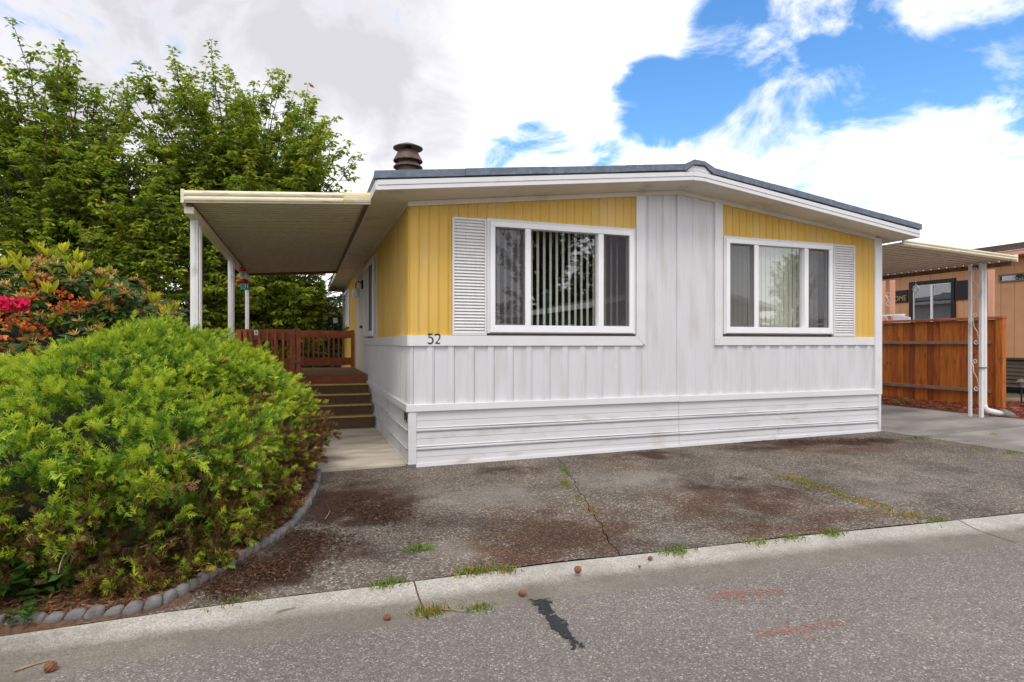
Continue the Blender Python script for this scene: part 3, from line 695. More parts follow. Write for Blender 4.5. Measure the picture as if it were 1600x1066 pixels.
# windows
def window(u0, u1, z0, z1, mull, plane=0, screens=(0, 2), sill=True):
    """vinyl slider: outer flange, frame, mullions, panes, screens. plane 0 faces -Y at v=0, plane 1 faces -X at u=0"""
    def bx(m, a0, a1, d0, d1, c0, c1):
        if plane == 0: m.box(a0, a1, -d1, -d0, c0, c1)
        else: m.box(-d1, -d0, a0, a1, c0, c1)
        return m
    def ring(m, a0, a1, c0, c1, w, d0, d1):
        bx(m, a0, a1, d0, d1, c0, c0 + w); bx(m, a0, a1, d0, d1, c1 - w, c1); bx(m, a0, a0 + w, d0, d1, c0 + w, c1 - w); bx(m, a1 - w, a1, d0, d1, c0 + w, c1 - w); return m
    f0 = ring(MB(), u0, u1, z0, z1, .035, -.03, .030).build('window', 'trim', home)
    ring(MB(), u0 + .037, u1 - .037, z0 + .037, z1 - .037, .062, -.06, .048).build('frame', 'vinyl', f0, bevel=.005)
    gi0, gi1, gz0, gz1 = u0 + .10, u1 - .10, z0 + .10, z1 - .10
    cuts = [gi0] + list(mull) + [gi1]
    for mm_ in mull: bx(MB(), mm_ - .037, mm_ + .037, -.055, .042, gz0 + .001, gz1 - .001).build('mullion', 'vinyl', f0, bevel=.004)
    for i in range(len(cuts) - 1):
        a0 = cuts[i] + (.038 if i else .0); a1 = cuts[i + 1] - (.038 if i < len(cuts) - 2 else 0)
        dd = .012 if i in screens else .004
        pm = MB(); 
        if plane == 0: pm.quad((a0, -dd + .02, gz0), (a1, -dd + .02, gz0), (a1, -dd + .02, gz1), (a0, -dd + .02, gz1))
        else: pm.quad((-dd + .02, a0, gz0), (-dd + .02, a1, gz0), (-dd + .02, a1, gz1), (-dd + .02, a0, gz1))
        pn = pm.build('pane', 'glass', f0)
        if i in screens:
            sm = MB()
            if plane == 0: sm.quad((a0 + .012, -.024, gz0 + .012), (a1 - .012, -.024, gz0 + .012), (a1 - .012, -.024, gz1 - .012), (a0 + .012, -.024, gz1 - .012))
            else: sm.quad((-.024, a0 + .012, gz0 + .012), (-.024, a1 - .012, gz0 + .012), (-.024, a1 - .012, gz1 - .012), (-.024, a0 + .012, gz1 - .012))
            sm.build('insect_screen', 'screen', f0)
            ring(MB(), a0 + .001, a1 - .001, gz0 + .001, gz1 - .001, .013, .018, .030).build('screen_frame', 'grey', f0)
    if sill: bx(MB(), u0 + .03, u1 - .03, .030, .055, z0 + .012, z0 + .036).build('sill', 'vinyl', f0, bevel=.004)
    return f0
window(.935, 2.995, 1.565, 2.962, (1.464, 2.478))
window(4.415, 6.44, 1.575, 2.957, (4.98, 5.905))
window(3.53, 5.17, 1.56, 2.95, (4.36,), plane=1, screens=(0,), sill=True)
window(9.55, 11.65, 1.87, 2.95, (10.6,), plane=1, screens=(), sill=True)
def shutter(a0, a1, z0, z1, plane=0):
    def bx(m, p0, p1, d0, d1, c0, c1):
        if plane == 0: m.box(p0, p1, -d1, -d0, c0, c1)
        else: m.box(-d1, -d0, p0, p1, c0, c1)
        return m
    m = MB(); w = .022
    bx(m, a0, a1, .0, .034, z0, z0 + w); bx(m, a0, a1, .0, .034, z1 - w, z1); bx(m, a0, a0 + w, .0, .034, z0 + w, z1 - w); bx(m, a1 - w, a1, .0, .034, z0 + w, z1 - w)
    s_ = m.build('shutter', 'trim', home)
    bx(MB(), a0 + w, a1 - w, .0, .004, z0 + w, z1 - w).build('shutter_back', 'trim', s_)
    n = 36; h = (z1 - z0 - 2 * w) / n; me = None
    for k in range(n):
        zc = z0 + w + h * k
        if me is None:
            q = MB(); hw = (a1 - a0) / 2 - w - .001
            pr = [(.006, 0.001), (.030, 0.003), (.031, .008), (.010, h - .001), (.006, h - .001)]
            if plane == 0: q.prism([(-d, z) for d, z in pr], 0, -hw, hw)
            else:
                for t in (-hw, hw): q.v += [(-d, t, z) for d, z in pr]
                q.f = [(4, 3, 2, 1, 0), (5, 6, 7, 8, 9)] + [(i, (i + 1) % 5, (i + 1) % 5 + 5, i + 5) for i in range(5)]
            me = q.mesh('slat', 'trim')
            bmm = bmesh.new(); bmm.from_mesh(me); bmesh.ops.recalc_face_normals(bmm, faces=bmm.faces); bmm.to_mesh(me); bmm.free()
        c = (a0 + a1) / 2
        link('slat', me, (c, 0, zc) if plane == 0 else (0, c, zc), s_)
shutter(.505, .928, 1.54, 2.948); shutter(6.448, 6.872, 1.545, 2.948); shutter(3.10, 3.50, 1.54, 2.945, 1)
# door and porch lamp on the side wall
m = MB(); m.box(-.022, .034, 5.44, 5.55, .75, 3.06); m.box(-.022, .034, 7.22, 7.35, .75, 3.06); m.box(-.022, .034, 5.55, 7.22, 2.92, 3.06); df = m.build('door_frame', 'trim', home)
d_ = MB().box(-.004, .03, 5.55, 7.22, .76, 2.92).build('door', 'soffit', home); MB().lathe([(0, 0), (.03, .0), (.03, .05), (0, .06)], (-.05, 5.66, 1.75), 12).build('door_handle', 'rust', d_)
pl = MB().box(-.06, -.022, 5.45, 5.53, 2.55, 2.72).build('porch_lamp', 'black', home)
m = MB(); m.lathe([(.0, 2.36), (.06, 2.38), (.085, 2.46), (.07, 2.54), (.0, 2.56)], (-.17, 5.49, 0), 14); m.build('lamp_shade', 'vinyl', pl, smooth=True)
m = MB(); m.tube([(-.05, 5.49, 2.66), (-.12, 5.49, 2.70), (-.17, 5.49, 2.65), (-.17, 5.49, 2.55)], .012, 6); m.build('lamp_arm', 'black', pl)

# numerals 52 and the broken pair on the skirting, drawn as raised strokes
def stroke(pts, w, d, plane, o, sc):
    m = MB()
    if isinstance(w, (int, float)): w = [w] * len(pts)
    n = len(pts); L, R = [], []
    for i, p in enumerate(pts):
        a_, b_ = pts[max(i - 1, 0)], pts[min(i + 1, n - 1)]; dx, dy = b_[0] - a_[0], b_[1] - a_[1]; q = math.hypot(dx, dy) or 1
        L.append((p[0] - dy / q * w[i] / 2, p[1] + dx / q * w[i] / 2)); R.append((p[0] + dy / q * w[i] / 2, p[1] - dx / q * w[i] / 2))
    for (p, q) in zip(L, R):
        for r_ in (p, q):
            for dd in (d, .0):
                a_ = o[0] + r_[0] * sc; z = o[1] + r_[1] * sc
                m.v.append((a_, -dd, z) if plane == 0 else (-dd, o[0] - r_[0] * sc, z))
    for i in range(n - 1):
        k = 4 * i; m.f += [(k, k + 2, k + 6, k + 4), (k, k + 4, k + 5, k + 1), (k + 2, k + 3, k + 7, k + 6)]
    k = 4 * (n - 1); m.f += [(0, 1, 3, 2), (k, k + 2, k + 3, k + 1)]
    return m
def numeral(strokes, plane, o, sc, d):
    mm_ = MB()
    for pts, w in strokes: s_ = stroke(pts, w, d, plane, o, sc); mm_.add(s_.v, s_.f)
    return mm_.build('house_numeral', 'black', home)
arc = lambda cx, cy, rx, ry, a0, a1, n=14: [(cx + rx * math.cos(math.radians(a0 + (a1 - a0) * i / n)), cy + ry * math.sin(math.radians(a0 + (a1 - a0) * i / n))) for i in range(n + 1)]
five = [([(.14, .98), (.30, .94), (.52, 1.0)], [.10, .13, .06]), ([(.15, .97), (.12, .60)], [.09, .07]), ([(.12, .58)] + arc(.27, .34, .27, .32, 118, -90) + arc(.22, .16, .20, .14, -90, -175, 6), [.06] + [.08 + .07 * math.sin(math.pi * i / 21) for i in range(22)])]
two = [(arc(.30, .74, .24, .25, 165, 0) + [(.52, .60), (.36, .34), (.10, .06)], [.10, .10, .09, .08, .08, .08, .08, .09, .10, .11, .12, .13, .13, .13, .13, .12, .09, .07]), ([(.08, .05), (.22, .10), (.42, .03), (.58, .10)], [.06, .13, .12, .05])]
numeral(five, 0, (.205, 1.438), .118, .036); numeral(two, 0, (.287, 1.436), .118, .036)
n1_ = [([(.0, 1), (.10, .0)], [.13, .10])]; n2_ = [([(.0, 1.0), (.08, .35), (.5, .22), (.95, .35), (1.05, 1.02)], [.22, .16, .10, .2, .30]), ([(.1, .02), (1.05, .05)], .08)]
numeral(n1_, 1, (.285, .51), .105, .019); numeral(n2_, 1, (.205, .51), .105, .019)

# vertical blinds hang behind the front glass
def blind(u0, u1, z0, z1, ang, gap, w, label):
    b_ = thing('vertical_blind', ((u0 + u1) / 2, .16, z0), label, 'blind', 'vertical blinds')
    MB().box(u0, u1, .13, .19, z1 - .05, z1).build('head_rail', 'blind', b_)
    q = MB(); n = 4; ca, sa = math.cos(ang), math.sin(ang)
    for i in range(n + 1):
        t = (i / n - .5) * w; cv = .006 * (1 - (2 * i / n - 1) ** 2)
        for z in (0, z1 - z0 - .05): q.v.append((t * ca - cv * sa, t * sa + cv * ca, z))
    for i in range(n): q.f.append((2 * i, 2 * i + 2, 2 * i + 3, 2 * i + 1))
    me = q.mesh('slat', 'blind', smooth=True)
    u = u0 + gap * .6
    while u < u1 - .02:
        link('slat', me, (u, .16, z0), b_, (0, 0, random.uniform(-.05, .05))); u += gap
blind(1.0, 2.93, 1.60, 2.94, math.radians(24), .0885, .045, 'cream vertical blind with slats turned open, left front window')
blind(4.48, 6.38, 1.61, 2.93, math.radians(6), .084, .086, 'cream vertical blind drawn nearly closed, right front window')

# ================================================================== PORCH AWNING
def corr_pan(L, w, drop):
    """one roll-formed pan, L long in +X (falling by drop), w wide in +Y, with a standing lip and two ribs"""
    pr = [(0, -.007), (.008, -.007), (.009, .0), (w * .45, .002), (w * .45 + .004, -.004), (w * .45 + .010, -.004), (w * .45 + .014, .002), (w - .001, -.001)]
    q = MB()
    for x in (0, L):
        z = -drop * x / L
        q.v += [(x, y, z + dz) for y, dz in pr]
    k = len(pr)
    for i in range(k - 1): q.f.append((i, i + 1, k + i + 1, k + i))
    # upper skin so that the pan has thickness
    j = len(q.v); q.v += [(0, 0, .02), (0, w - .001, .02), (L, w - .001, .02 - drop), (L, 0, .02 - drop)]; q.f.append((j, j + 1, j + 2, j + 3))
    q.f += [(j, j + 1, k - 1, 0), (j + 2, j + 3, k, 2 * k - 1)]
    me_ = q.mesh('roof_pan', 'pan'); me_.materials.append(M['seam'])
    for i in (0, 1, 4): me_.polygons[i].material_index = 1
    return me_
AV1 = 7.05
awn = thing('porch_awning', (-1.4, 3.5, 0), 'cream ribbed metal porch awning on slim white posts beside the house', 'awning')
AU0, AU1 = -2.36, -.445
AZ0, AZ1 = 2.915, 3.045       # underside at the outer and inner edge
sl_ = (AZ1 - AZ0) / (AU1 - AU0)
me = corr_pan(AU1 - AU0 - .06, .10, -(AZ1 - AZ0))
k = 0
while .03 + k * .10 < AV1 - .05:
    link('roof_pan', me, (AU0 + .04, .03 + k * .10, AZ0 + .03), awn); k += 1
def uslope(m, u0, u1, v0, v1, lo, hi, z=lambda u: AZ0 + (u - AU0) * sl_):
    return m.hexa([(u0, v0, z(u0) + lo), (u1, v0, z(u1) + lo), (u1, v1, z(u1) + lo), (u0, v1, z(u0) + lo), (u0, v0, z(u0) + hi), (u1, v0, z(u1) + hi), (u1, v1, z(u1) + hi), (u0, v1, z(u0) + hi)])
def ribbed_fascia(parent, u0, u1, v, zf, h, mat, n=2):
    """rolled gutter front: n convex beads one above the other"""
    m = MB(); pr = [(.0, 0), (.012, .002)]
    for i in range(n):
        for t in np.linspace(0, math.pi, 7): pr.append((.012 + .022 * math.sin(t), h * (.10 + (i + (1 - math.cos(t)) / 2) * .86 / n)))
    pr += [(.0, h)]
    for u in (u0, u1): m.v += [(u, v - d, zf(u) + z) for d, z in pr]
    k = len(pr)
    m.f += [(i, k + i, k + i + 1, i + 1) for i in range(k - 1)] + [tuple(range(k)), tuple(range(2 * k - 1, k - 1, -1))]
    return m.build('gutter_fascia', mat, parent, smooth=False)
ribbed_fascia(awn, AU0 + .03, AU1 - .30, 0.0, lambda u: AZ0 + (u - AU0) * sl_ - .02, .13, 'gutterwhite')
ribbed_fascia(awn, AU1 - .298, AU1 - .002, -.006, lambda u: AZ0 + (u - AU0) * sl_ - .022, .136, 'gutter', 1)
m = uslope(MB(), AU0, AU0 + .03, -.03, .03, -.025, .118); m.build('gutter_end', 'gutterwhite', awn)
m = MB(); m.box(AU0, AU0 + .035, .03, AV1, AZ0 - .03, AZ0 + .10); m.build('side_gutter', 'pan', awn)
m = MB(); m.box(AU0 + .04, AU0 + .075, .06, AV1, AZ0 - .035, AZ0 + .028); m.build('edge_angle', 'darkrail', awn)
m = MB(); m.box(AU0 + .012, AU0 + .10, .10, AV1 - .1, AZ0 - .105, AZ0 - .032); m.build('beam', 'pan', awn)
m = uslope(MB(), AU0 + .036, AU1, AV1 - .03, AV1 + .03, -.02, .10); m.build('rear_fascia', 'darkrail', awn)
m = MB(); m.box(AU1 - .05, AU1 - .004, .03, AV1, AZ1 - .005, AZ1 + .012); m.build('ledger', 'darkrail', awn)
for (v, d2) in ((.44, .33), (3.85, .33), (6.88, None)):
    for vv, w in ((v, .074), (v + (d2 or 0), .05)):
        m = MB(); uo = AU0 + .056
        # open C-section post: web and two flanges
        m.box(uo - w / 2, uo + w / 2, vv - .035, vv - .029, -.03, AZ0 - .106); m.box(uo - w / 2, uo - w / 2 + .006, vv - .029, vv + .035, -.03, AZ0 - .106); m.box(uo + w / 2 - .006, uo + w / 2, vv - .029, vv + .035, -.03, AZ0 - .106)
        m.box(uo - .012, uo + .012, vv - .0415, vv - .0352, -.03, AZ0 - .106)
        m.build('post', 'postw', awn)
        if d2 is None: break

# feeder and lantern hanging under the awning
p = on(0, -2.28, 371, 430); fz = p[2]
fd = thing('hummingbird_feeder', (-2.22, p[1], fz - .15), 'red and clear hummingbird feeder hanging under the porch awning', 'bird feeder')
c0 = (-2.20, float(p[1]), 0)
q = lambda y: float(CAM[2] + (536 - y) / F * ((np.array([-2.2, p[1], 0]) - CAM) @ FW))
m = MB(); m.lathe([(0, q(417)), (.03, q(417.5)), (.075, q(422)), (.05, q(424)), (0, q(424))], c0, 16); m.build('cap', 'redglass', fd, smooth=True)
m = MB(); m.lathe([(.04, q(424)), (.055, q(428)), (.045, q(434)), (.05, q(437))], c0, 16); m.build('bottle', 'clear', fd, smooth=True)
m = MB(); m.lathe([(.05, q(436)), (.10, q(438)), (.12, q(440)), (.10, q(442.5)), (0, q(443))], c0, 16); m.build('dish', 'redglass', fd, smooth=True)
m = MB(); m.tube([(-2.20, p[1], q(417)), (-2.20, p[1], AZ0 - .0)], .004, 5); m.build('hook', 'black', fd)
ln = thing('garden_lantern', (-2.28, 6.55, q(455)), 'teal metal lantern hanging by the farthest awning post', 'lantern')
pv = 6.4; q2 = lambda y: float(CAM[2] + (536 - y) / F * ((np.array([-2.35, pv, 0]) - CAM) @ FW))
uu = float(on(1, pv, 383, 440)[0])
m = MB(); m.box(uu - .08, uu + .08, pv - .08, pv + .08, q2(453), q2(450)); m.box(uu - .08, uu + .08, pv - .08, pv + .08, q2(442), q2(440))
for dx in (-.07, -.023, .023, .07):
    for dy in (-.07, .07): m.box(uu + dx - .012, uu + dx + .012, pv + dy - .008, pv + dy + .008, q2(450), q2(442))
m.build('cage', 'teal', ln)
m = MB(); m.tube([(uu, pv, q2(440)), (uu, pv, AZ0 - .03)], .005, 5); m.build('hook', 'black', ln)

# ================================================================== DECK, STEPS AND RAILS
deck = thing('wooden_deck', (-1.1, 6, 0), 'red stained wooden porch deck with matted steps and railings', 'deck')
DZ, DV0, DV1, DU0 = .868, 4.62, 7.75, -2.22
TR = [(3.33, .222), (3.62, .385), (3.89, .545), (4.17, .705)]
for i, (v, z) in enumerate(TR):
    v2 = TR[i + 1][0] if i < 3 else DV0
    MB().box(-1.215, -.045, v + .02, v + .05, (TR[i - 1][1] if i else .014) + .001, z - .03).build('riser', 'riser', deck)
    MB().box(-1.215, -.045, v + .004, v2 + .05, z - .03, z).build('tread', 'deckm', deck, bevel=.006)
    MB().box(-1.216, -.044, v - .012, v + .018, z - .024, z + .004).build('nosing', 'nosing', deck, bevel=.008)
MB().box(-1.215, -.045, DV0 + .02, DV0 + .06, TR[3][1] + .001, DZ - .034).build('riser', 'redwood', deck)
MB().box(-1.27, -1.217, 3.36, DV0, -.03, .20).build('stringer', 'redwood', deck)
nb_ = 22; bwid = (DV1 - DV0) / nb_
for i in range(nb_):
    MB().box(DU0, -.05, DV0 + i * bwid + .002, DV0 + (i + 1) * bwid - .002, DZ - .034, DZ - .001 * (i % 2)).build('deck_board', 'deckm' if i < 30 else 'redwood', deck)
MB().box(DU0, -1.22, DV0 - .03, DV0 - .003, .55, DZ - .002).build('fascia_board', 'redwood', deck)
for (u, v) in ((DU0 + .06, DV0 + .06), (DU0 + .06, DV1 - .06), (-.12, DV1 - .06), (-1.28, DV0 + .1)): MB().box(u - .045, u + .045, v - .045, v + .045, -.03, DZ - .036).build('deck_post', 'redwood', deck)
RTZ = 1.70
# front rail left of the steps
MB().box(-2.19, -1.30, DV0 + .01, DV0 + .05, 1.50, RTZ - .005).build('top_rail', 'redwood', deck, bevel=.004)
MB().box(-2.19, -1.30, DV0 + .01, DV0 + .05, .93, 1.05).build('bottom_rail', 'redwood', deck, bevel=.004)
for k in range(6):
    u = -2.05 + k * .133
    MB().box(u - .020, u + .020, DV0 - .032, DV0 + .008, .90 + (.03 if k % 2 else 0), 1.66 - .008 * (k % 3)).build('baluster', 'redwood2', deck, bevel=.003)
MB().box(-2.30, -2.21, DV0 - .02, DV0 + .07, .40, 1.68).build('rail_post', 'redwood', deck, bevel=.005)
MB().box(-2.175, -2.115, DV0 - .035, DV0 + .01, .42, 1.67).build('rail_post', 'redwood2', deck, bevel=.005)
MB().box(-1.37, -1.31, DV0 - .04, DV0 + .008, .72, RTZ).build('rail_post', 'redwood', deck, bevel=.004)
MB().box(-1.29, -1.215, DV0 - .05, DV0 + .07, .66, RTZ + .01).build('rail_post', 'redwood2', deck, bevel=.005)
m = MB(); m.prism([(-1.38, 1.60), (-1.30, 1.63), (-1.30, 1.60)], 1, DV0 - .06, DV0 - .052); m.build('bracket', 'fencerail', deck)
MB().box(-1.39, -1.22, DV0 - .075, DV0 - .052, 1.085, 1.13).build('bracket', 'fencerail', deck)
# short lower newel at the steps
MB().box(-1.375, -1.315, DV0 - .12, DV0 - .06, .40, 1.08).build('newel', 'redwood', deck, bevel=.004)
MB().box(-1.285, -1.225, DV0 - .115, DV0 - .055, .40, 1.06).build('newel', 'redwood2', deck, bevel=.004)
# left side and back rails
MB().box(-2.225, -2.185, DV0 + .08, DV1, 1.50, RTZ - .006).build('top_rail', 'redwood', deck)
MB().box(-2.225, -2.185, DV0 + .08, DV1, .95, 1.07).build('bottom_rail', 'redwood', deck)
for k in range(18):
    v = DV0 + .22 + k * .16; MB().box(-2.184, -2.145, v - .02, v + .02, .96, 1.64).build('baluster', 'redwood', deck)
zt_, zb_, zl_, zk_ = [float(on(1, DV1, 500, y)[2]) for y in (517, 528.5, 559, 571)]
MB().box(-2.185, -.10, DV1 - .04, DV1, zb_, zt_).build('top_rail', 'redwood', deck, bevel=.004)
MB().box(-2.185, -.10, DV1 - .04, DV1, zk_, zl_).build('bottom_rail', 'redwood', deck, bevel=.004)
for k in range(17):
    u = -2.08 + k * .113; MB().box(u - .017, u + .017, DV1 - .07, DV1 - .041, zk_ + .03, zb_ + .06).build('baluster', 'redwood', deck)
MB().box(-.10, -.035, DV1 - .075, DV1 + .01, DZ, zt_ + .02).build('rail_post', 'redwood', deck, bevel=.004)
pq = MB().box(-2.045 + .035, -2.045 + .105, DV0 + .002, DV0 + .0095, 1.60, 1.69)
pq2 = thing('small_plaque', (-1.97, DV0, 1.60), 'small white plaque with grey mark on the front deck rail', 'plaque')
MB().box(-2.005, -1.935, DV0 - .002, DV0 + .0095, 1.585, 1.675).build('plate', 'vinyl', pq2, bevel=.004); MB().box(-1.978, -1.960, DV0 - .005, DV0 - .0022, 1.615, 1.65).build('mark', 'grey', pq2)

# ================================================================== CARPORT AWNING
cpz0, cpz1, CV0, CU0, CU1 = 2.985, 2.862, -.16, 7.70, 10.40       # underside at the house and at the outer edge
csl = (cpz1 - cpz0) / (CU1 - CU0); cz = lambda u: cpz0 + (u - CU0) * csl
car = thing('carport_awning', (9.2, 2, g(9.2)), 'cream ribbed metal carport awning with scrolled white post pair', 'awning')
me = corr_pan(CU1 - CU0 - .02, .15, cpz0 - cpz1)
for k in range(48): link('roof_pan', me, (CU0 + .01, CV0 + .03 + k * .15, cpz0 + .03), car)
ribbed_fascia(car, CU0 + .0, CU1, CV0, lambda u: cz(u) - .01, .10, 'gutterwhite')
m = MB(); m.hexa([(CU1 - .001, CV0 - .03, cz(CU1) - .02), (CU1 + .02, CV0 - .03, cz(CU1) - .02), (CU1 + .02, CV0 + .03, cz(CU1) - .02), (CU1 - .001, CV0 + .03, cz(CU1) - .02), (CU1 - .001, CV0 - .03, cz(CU1) + .11), (CU1 + .02, CV0 - .03, cz(CU1) + .11), (CU1 + .02, CV0 + .03, cz(CU1) + .11), (CU1 - .001, CV0 + .03, cz(CU1) + .11)]); m.build('gutter_end', 'gutterwhite', car)
m = MB(); m.box(CU1 - .02, CU1 + .015, CV0 + .05, 7.0, cz(CU1) - .075, cz(CU1) - .002); m.build('side_gutter', 'darkrail', car)
for k in range(44): 
    m = MB(); v = CV0 + .10 + k * .15; m.prism([(v, cz(CU1) + .012), (v + .025, cz(CU1) + .045), (v + .075, cz(CU1) + .045), (v + .10, cz(CU1) + .012)], 0, CU1 - .012, CU1 + .012); m.build('pan_end', 'trim', car)
# post pair with iron scrolls, downspout
PU = 10.20
pA = hit(1519, 652); pB = hit(1531, 653.5)
PU = 10.22; PVa, PVb = float(on(0, PU, 1516, 600)[1]), float(on(0, PU, 1533, 600)[1])
gz = g(PU) + .0
MB().box(PU - .022, PU + .022, PVa - .024, PVa + .024, gz - .02, cz(PU) - .012).build('post', 'postw', car, bevel=.004)
MB().box(PU - .024, PU + .036, PVb - .026, PVb + .026, gz - .02, cz(PU) - .012).build('post', 'postw', car, bevel=.004)
def scroll(cy, z, r, flip, sgn=1):
    pts = []
    for i in range(27):
        t = i / 26 * 2.1 * math.pi * 1.05; rr = r * (1 - .62 * i / 26)
        pts.append((PU, cy + sgn * rr * math.cos(t + flip), z + rr * math.sin(t + flip)))
    return pts
pc = (PVa + PVb) / 2; hw = abs(PVa - PVb) / 2 - .035
for zc in (.75, 1.58, 2.40):
    m = MB(); z0 = gz + zc
    m.tube(scroll(pc + hw * .15, z0 + .24, hw * .75, 0.0), .0075, 6); m.tube(scroll(pc - hw * .15, z0 - .24, hw * .75, math.pi), .0075, 6)
    m.tube([(PU, pc + hw * .88, z0 + .22), (PU, pc + hw * .55, z0 + .05), (PU, pc - hw * .55, z0 - .06), (PU, pc - hw * .88, z0 - .22)], .0075, 6)
    m.build('iron_scroll', 'postw', car, smooth=True)
DX = PU + .05; DVv = PVb - .06
ds = MB(); ds.box(PU + .037, PU + .10, PVb - .040, PVb + .030, gz + .20, cz(PU) - .02); dso = ds.build('downspout', 'postw', car, bevel=.008)
MB().box(PU - .045, PU + .118, PVb - .05, PVb + .045, 1.0, 1.018).build('strap', 'grey', dso)
e0 = Vector((PU + .073, PVb - .005, gz + .22)); e1 = Vector((PU + .10, PVb - .03, gz + .13)); e2 = Vector((PU + .40, PVb - .10, gz + .055))
m = MB(); m.tube([e0, e0 + Vector((.003, -.002, -.03)), e1, (e1 + e2) / 2, e2], .048, 12); m.build('elbow', 'postw', dso, smooth=True)
m = MB(); ax = (e2 - e1).normalized(); m.tube([e2 - ax * .02, e2 + ax * .03, e2 + ax * .16, e2 + ax * .30], [.085, .095, .080, .030], 12); m.build('drain_boot', 'grey', dso, smooth=True)
# hanging diamond ornament
dp = on(0, CU1 - .0, 1431, 452)
orn = thing('diamond_ornament', tuple(dp), 'white open diamond ornament hanging from the carport awning edge', 'ornament')
dv, dz_ = float(dp[1]), float(dp[2]); rU = CU1
def dia(r_, o=0): return [(rU, dv + r_ * .75 * math.cos(t), dz_ + r_ * math.sin(t)) for t in np.linspace(0, 2 * math.pi, 5)]
m = MB(); D_ = dia(.085); d2_ = dia(.035)
for a_, b_ in zip(D_[:-1], D_[1:]): m.bar(a_, b_, .020)
m.build('rim', 'vinyl', orn); m = MB()
for a_, b_ in zip(D_[:-1], d2_[:-1]): m.bar(a_, b_, .045, .006)
m.build('fin', 'vinyl', orn); m = MB(); m.tube([(rU, dv, dz_ + .085), (rU, dv, cz(CU1) - .07)], .003, 5); m.build('cord', 'vinyl', orn)

# ================================================================== CEDAR FENCE
FU = 11.95; fz0 = .15
fen = thing('cedar_fence', (FU, 4, fz0), 'orange-brown cedar board fence with two weathered rails beside the carport', 'fence')
FV0 = float(on(0, FU, 1560, 600)[1]); FV1 = 9.0
ztop = float(on(0, FU, 1470, 498)[2])
w = .14; k = 0; fm = [MB().box(-.009, .009, .003, w - .003, 0, ztop - .05 - fz0).mesh('board', mt) for mt in ('fence', 'fence2', 'fence3')]
v = FV0 + .03
while v < FV1:
    o = link('board', fm[random.choice((0, 0, 1, 1, 2))], (FU + random.uniform(-.004, .009), v, fz0 - .01), fen); v += w
r1, r2 = float(on(0, FU, 1470, 535.5)[2]), float(on(0, FU, 1470, 606)[2])
for rz in (r1, r2): MB().box(FU - .050, FU - .0135, FV0 + .12, FV1, rz - .035, rz + .035).build('rail', 'fencerail', fen, bevel=.003)
MB().box(FU - .075, FU + .06, FV0 - .12, FV1, ztop - .048, ztop).build('cap_rail', 'redwood2', fen, bevel=.004)
MB().box(FU - .06, FU + .05, FV0 - .11, FV0 + .02, fz0 - .03, ztop - .049).build('end_post', 'fence2', fen, bevel=.005)

# ================================================================== NEIGHBOUR HOUSE
NU = 15.6
nh = thing('neighbour_house', (19, 5, .25), 'peach neighbouring mobile home with brown skirting behind the fence', 'house')
def nz(x, y): p = on(0, NU, x, y); return float(p[1]), float(p[2])
NV0, NV1 = -1.0, 16.0
sk = nz(1590, 561)[1]; wt = nz(1590, 402)[1] - .02
MB().box(NU + .03, NU + 7.0, NV0, NV1, sk, wt + .02).build('wall', 'peach', nh)
v = NV0
while v < NV1 - .05:
    MB().box(NU, NU + .029, v + .004, v + .30 - .004, sk, wt).build('siding_panel', 'peach', nh); v += .30
for i in range(7):
    z1_ = sk - .01 - i * .10
    m = MB(); m.prism([(NU + .06, z1_ - .098), (NU + .02, z1_ - .095), (NU + .05, z1_ - .005), (NU + .06, z1_)], 1, NV0 + .02, NV1) if False else m.hexa([(NU + .015, NV0, z1_ - .098), (NU + .1, NV0, z1_ - .098), (NU + .1, NV1, z1_ - .098), (NU + .015, NV1, z1_ - .098), (NU + .045, NV0, z1_ - .004), (NU + .1, NV0, z1_ - .004), (NU + .1, NV1, z1_ - .004), (NU + .045, NV1, z1_ - .004)])
    m.build('skirt_board', 'brownskirt', nh)
MB().box(NU - .03, NU + .05, NV0 - .02, NV1, sk - .02, sk + .03).build('base_trim', 'brownskirt', nh)
# eave, gutter and brown shingle roof
ze = wt + .02
MB().box(NU - .48, NU + .05, NV0 - .35, NV1, ze, ze + .03).build('soffit', 'peach', nh)
MB().box(NU - .58, NU - .481, NV0 - .36, NV1, ze - .01, ze + .10).build('gutter', 'peachtrim', nh, bevel=.015)
MB().box(NU - .60, NU - .46, NV0 - .37, NV1, ze + .101, ze + .112).build('drip_strip', 'trim', nh)
rs = .19
for i in range(10):
    u0 = NU - .47 + i * .42; zz = ze + .115 + i * .42 * rs
    m = MB(); m.hexa([(u0, NV0 - .4, zz), (u0 + .44, NV0 - .4, zz + .42 * rs), (u0 + .44, NV1, zz + .42 * rs), (u0, NV1, zz), (u0, NV0 - .4, zz + .022), (u0 + .44, NV0 - .4, zz + .42 * rs + .006), (u0 + .44, NV1, zz + .42 * rs + .006), (u0, NV1, zz + .022)]); m.build('shingle_course', 'shingle', nh)
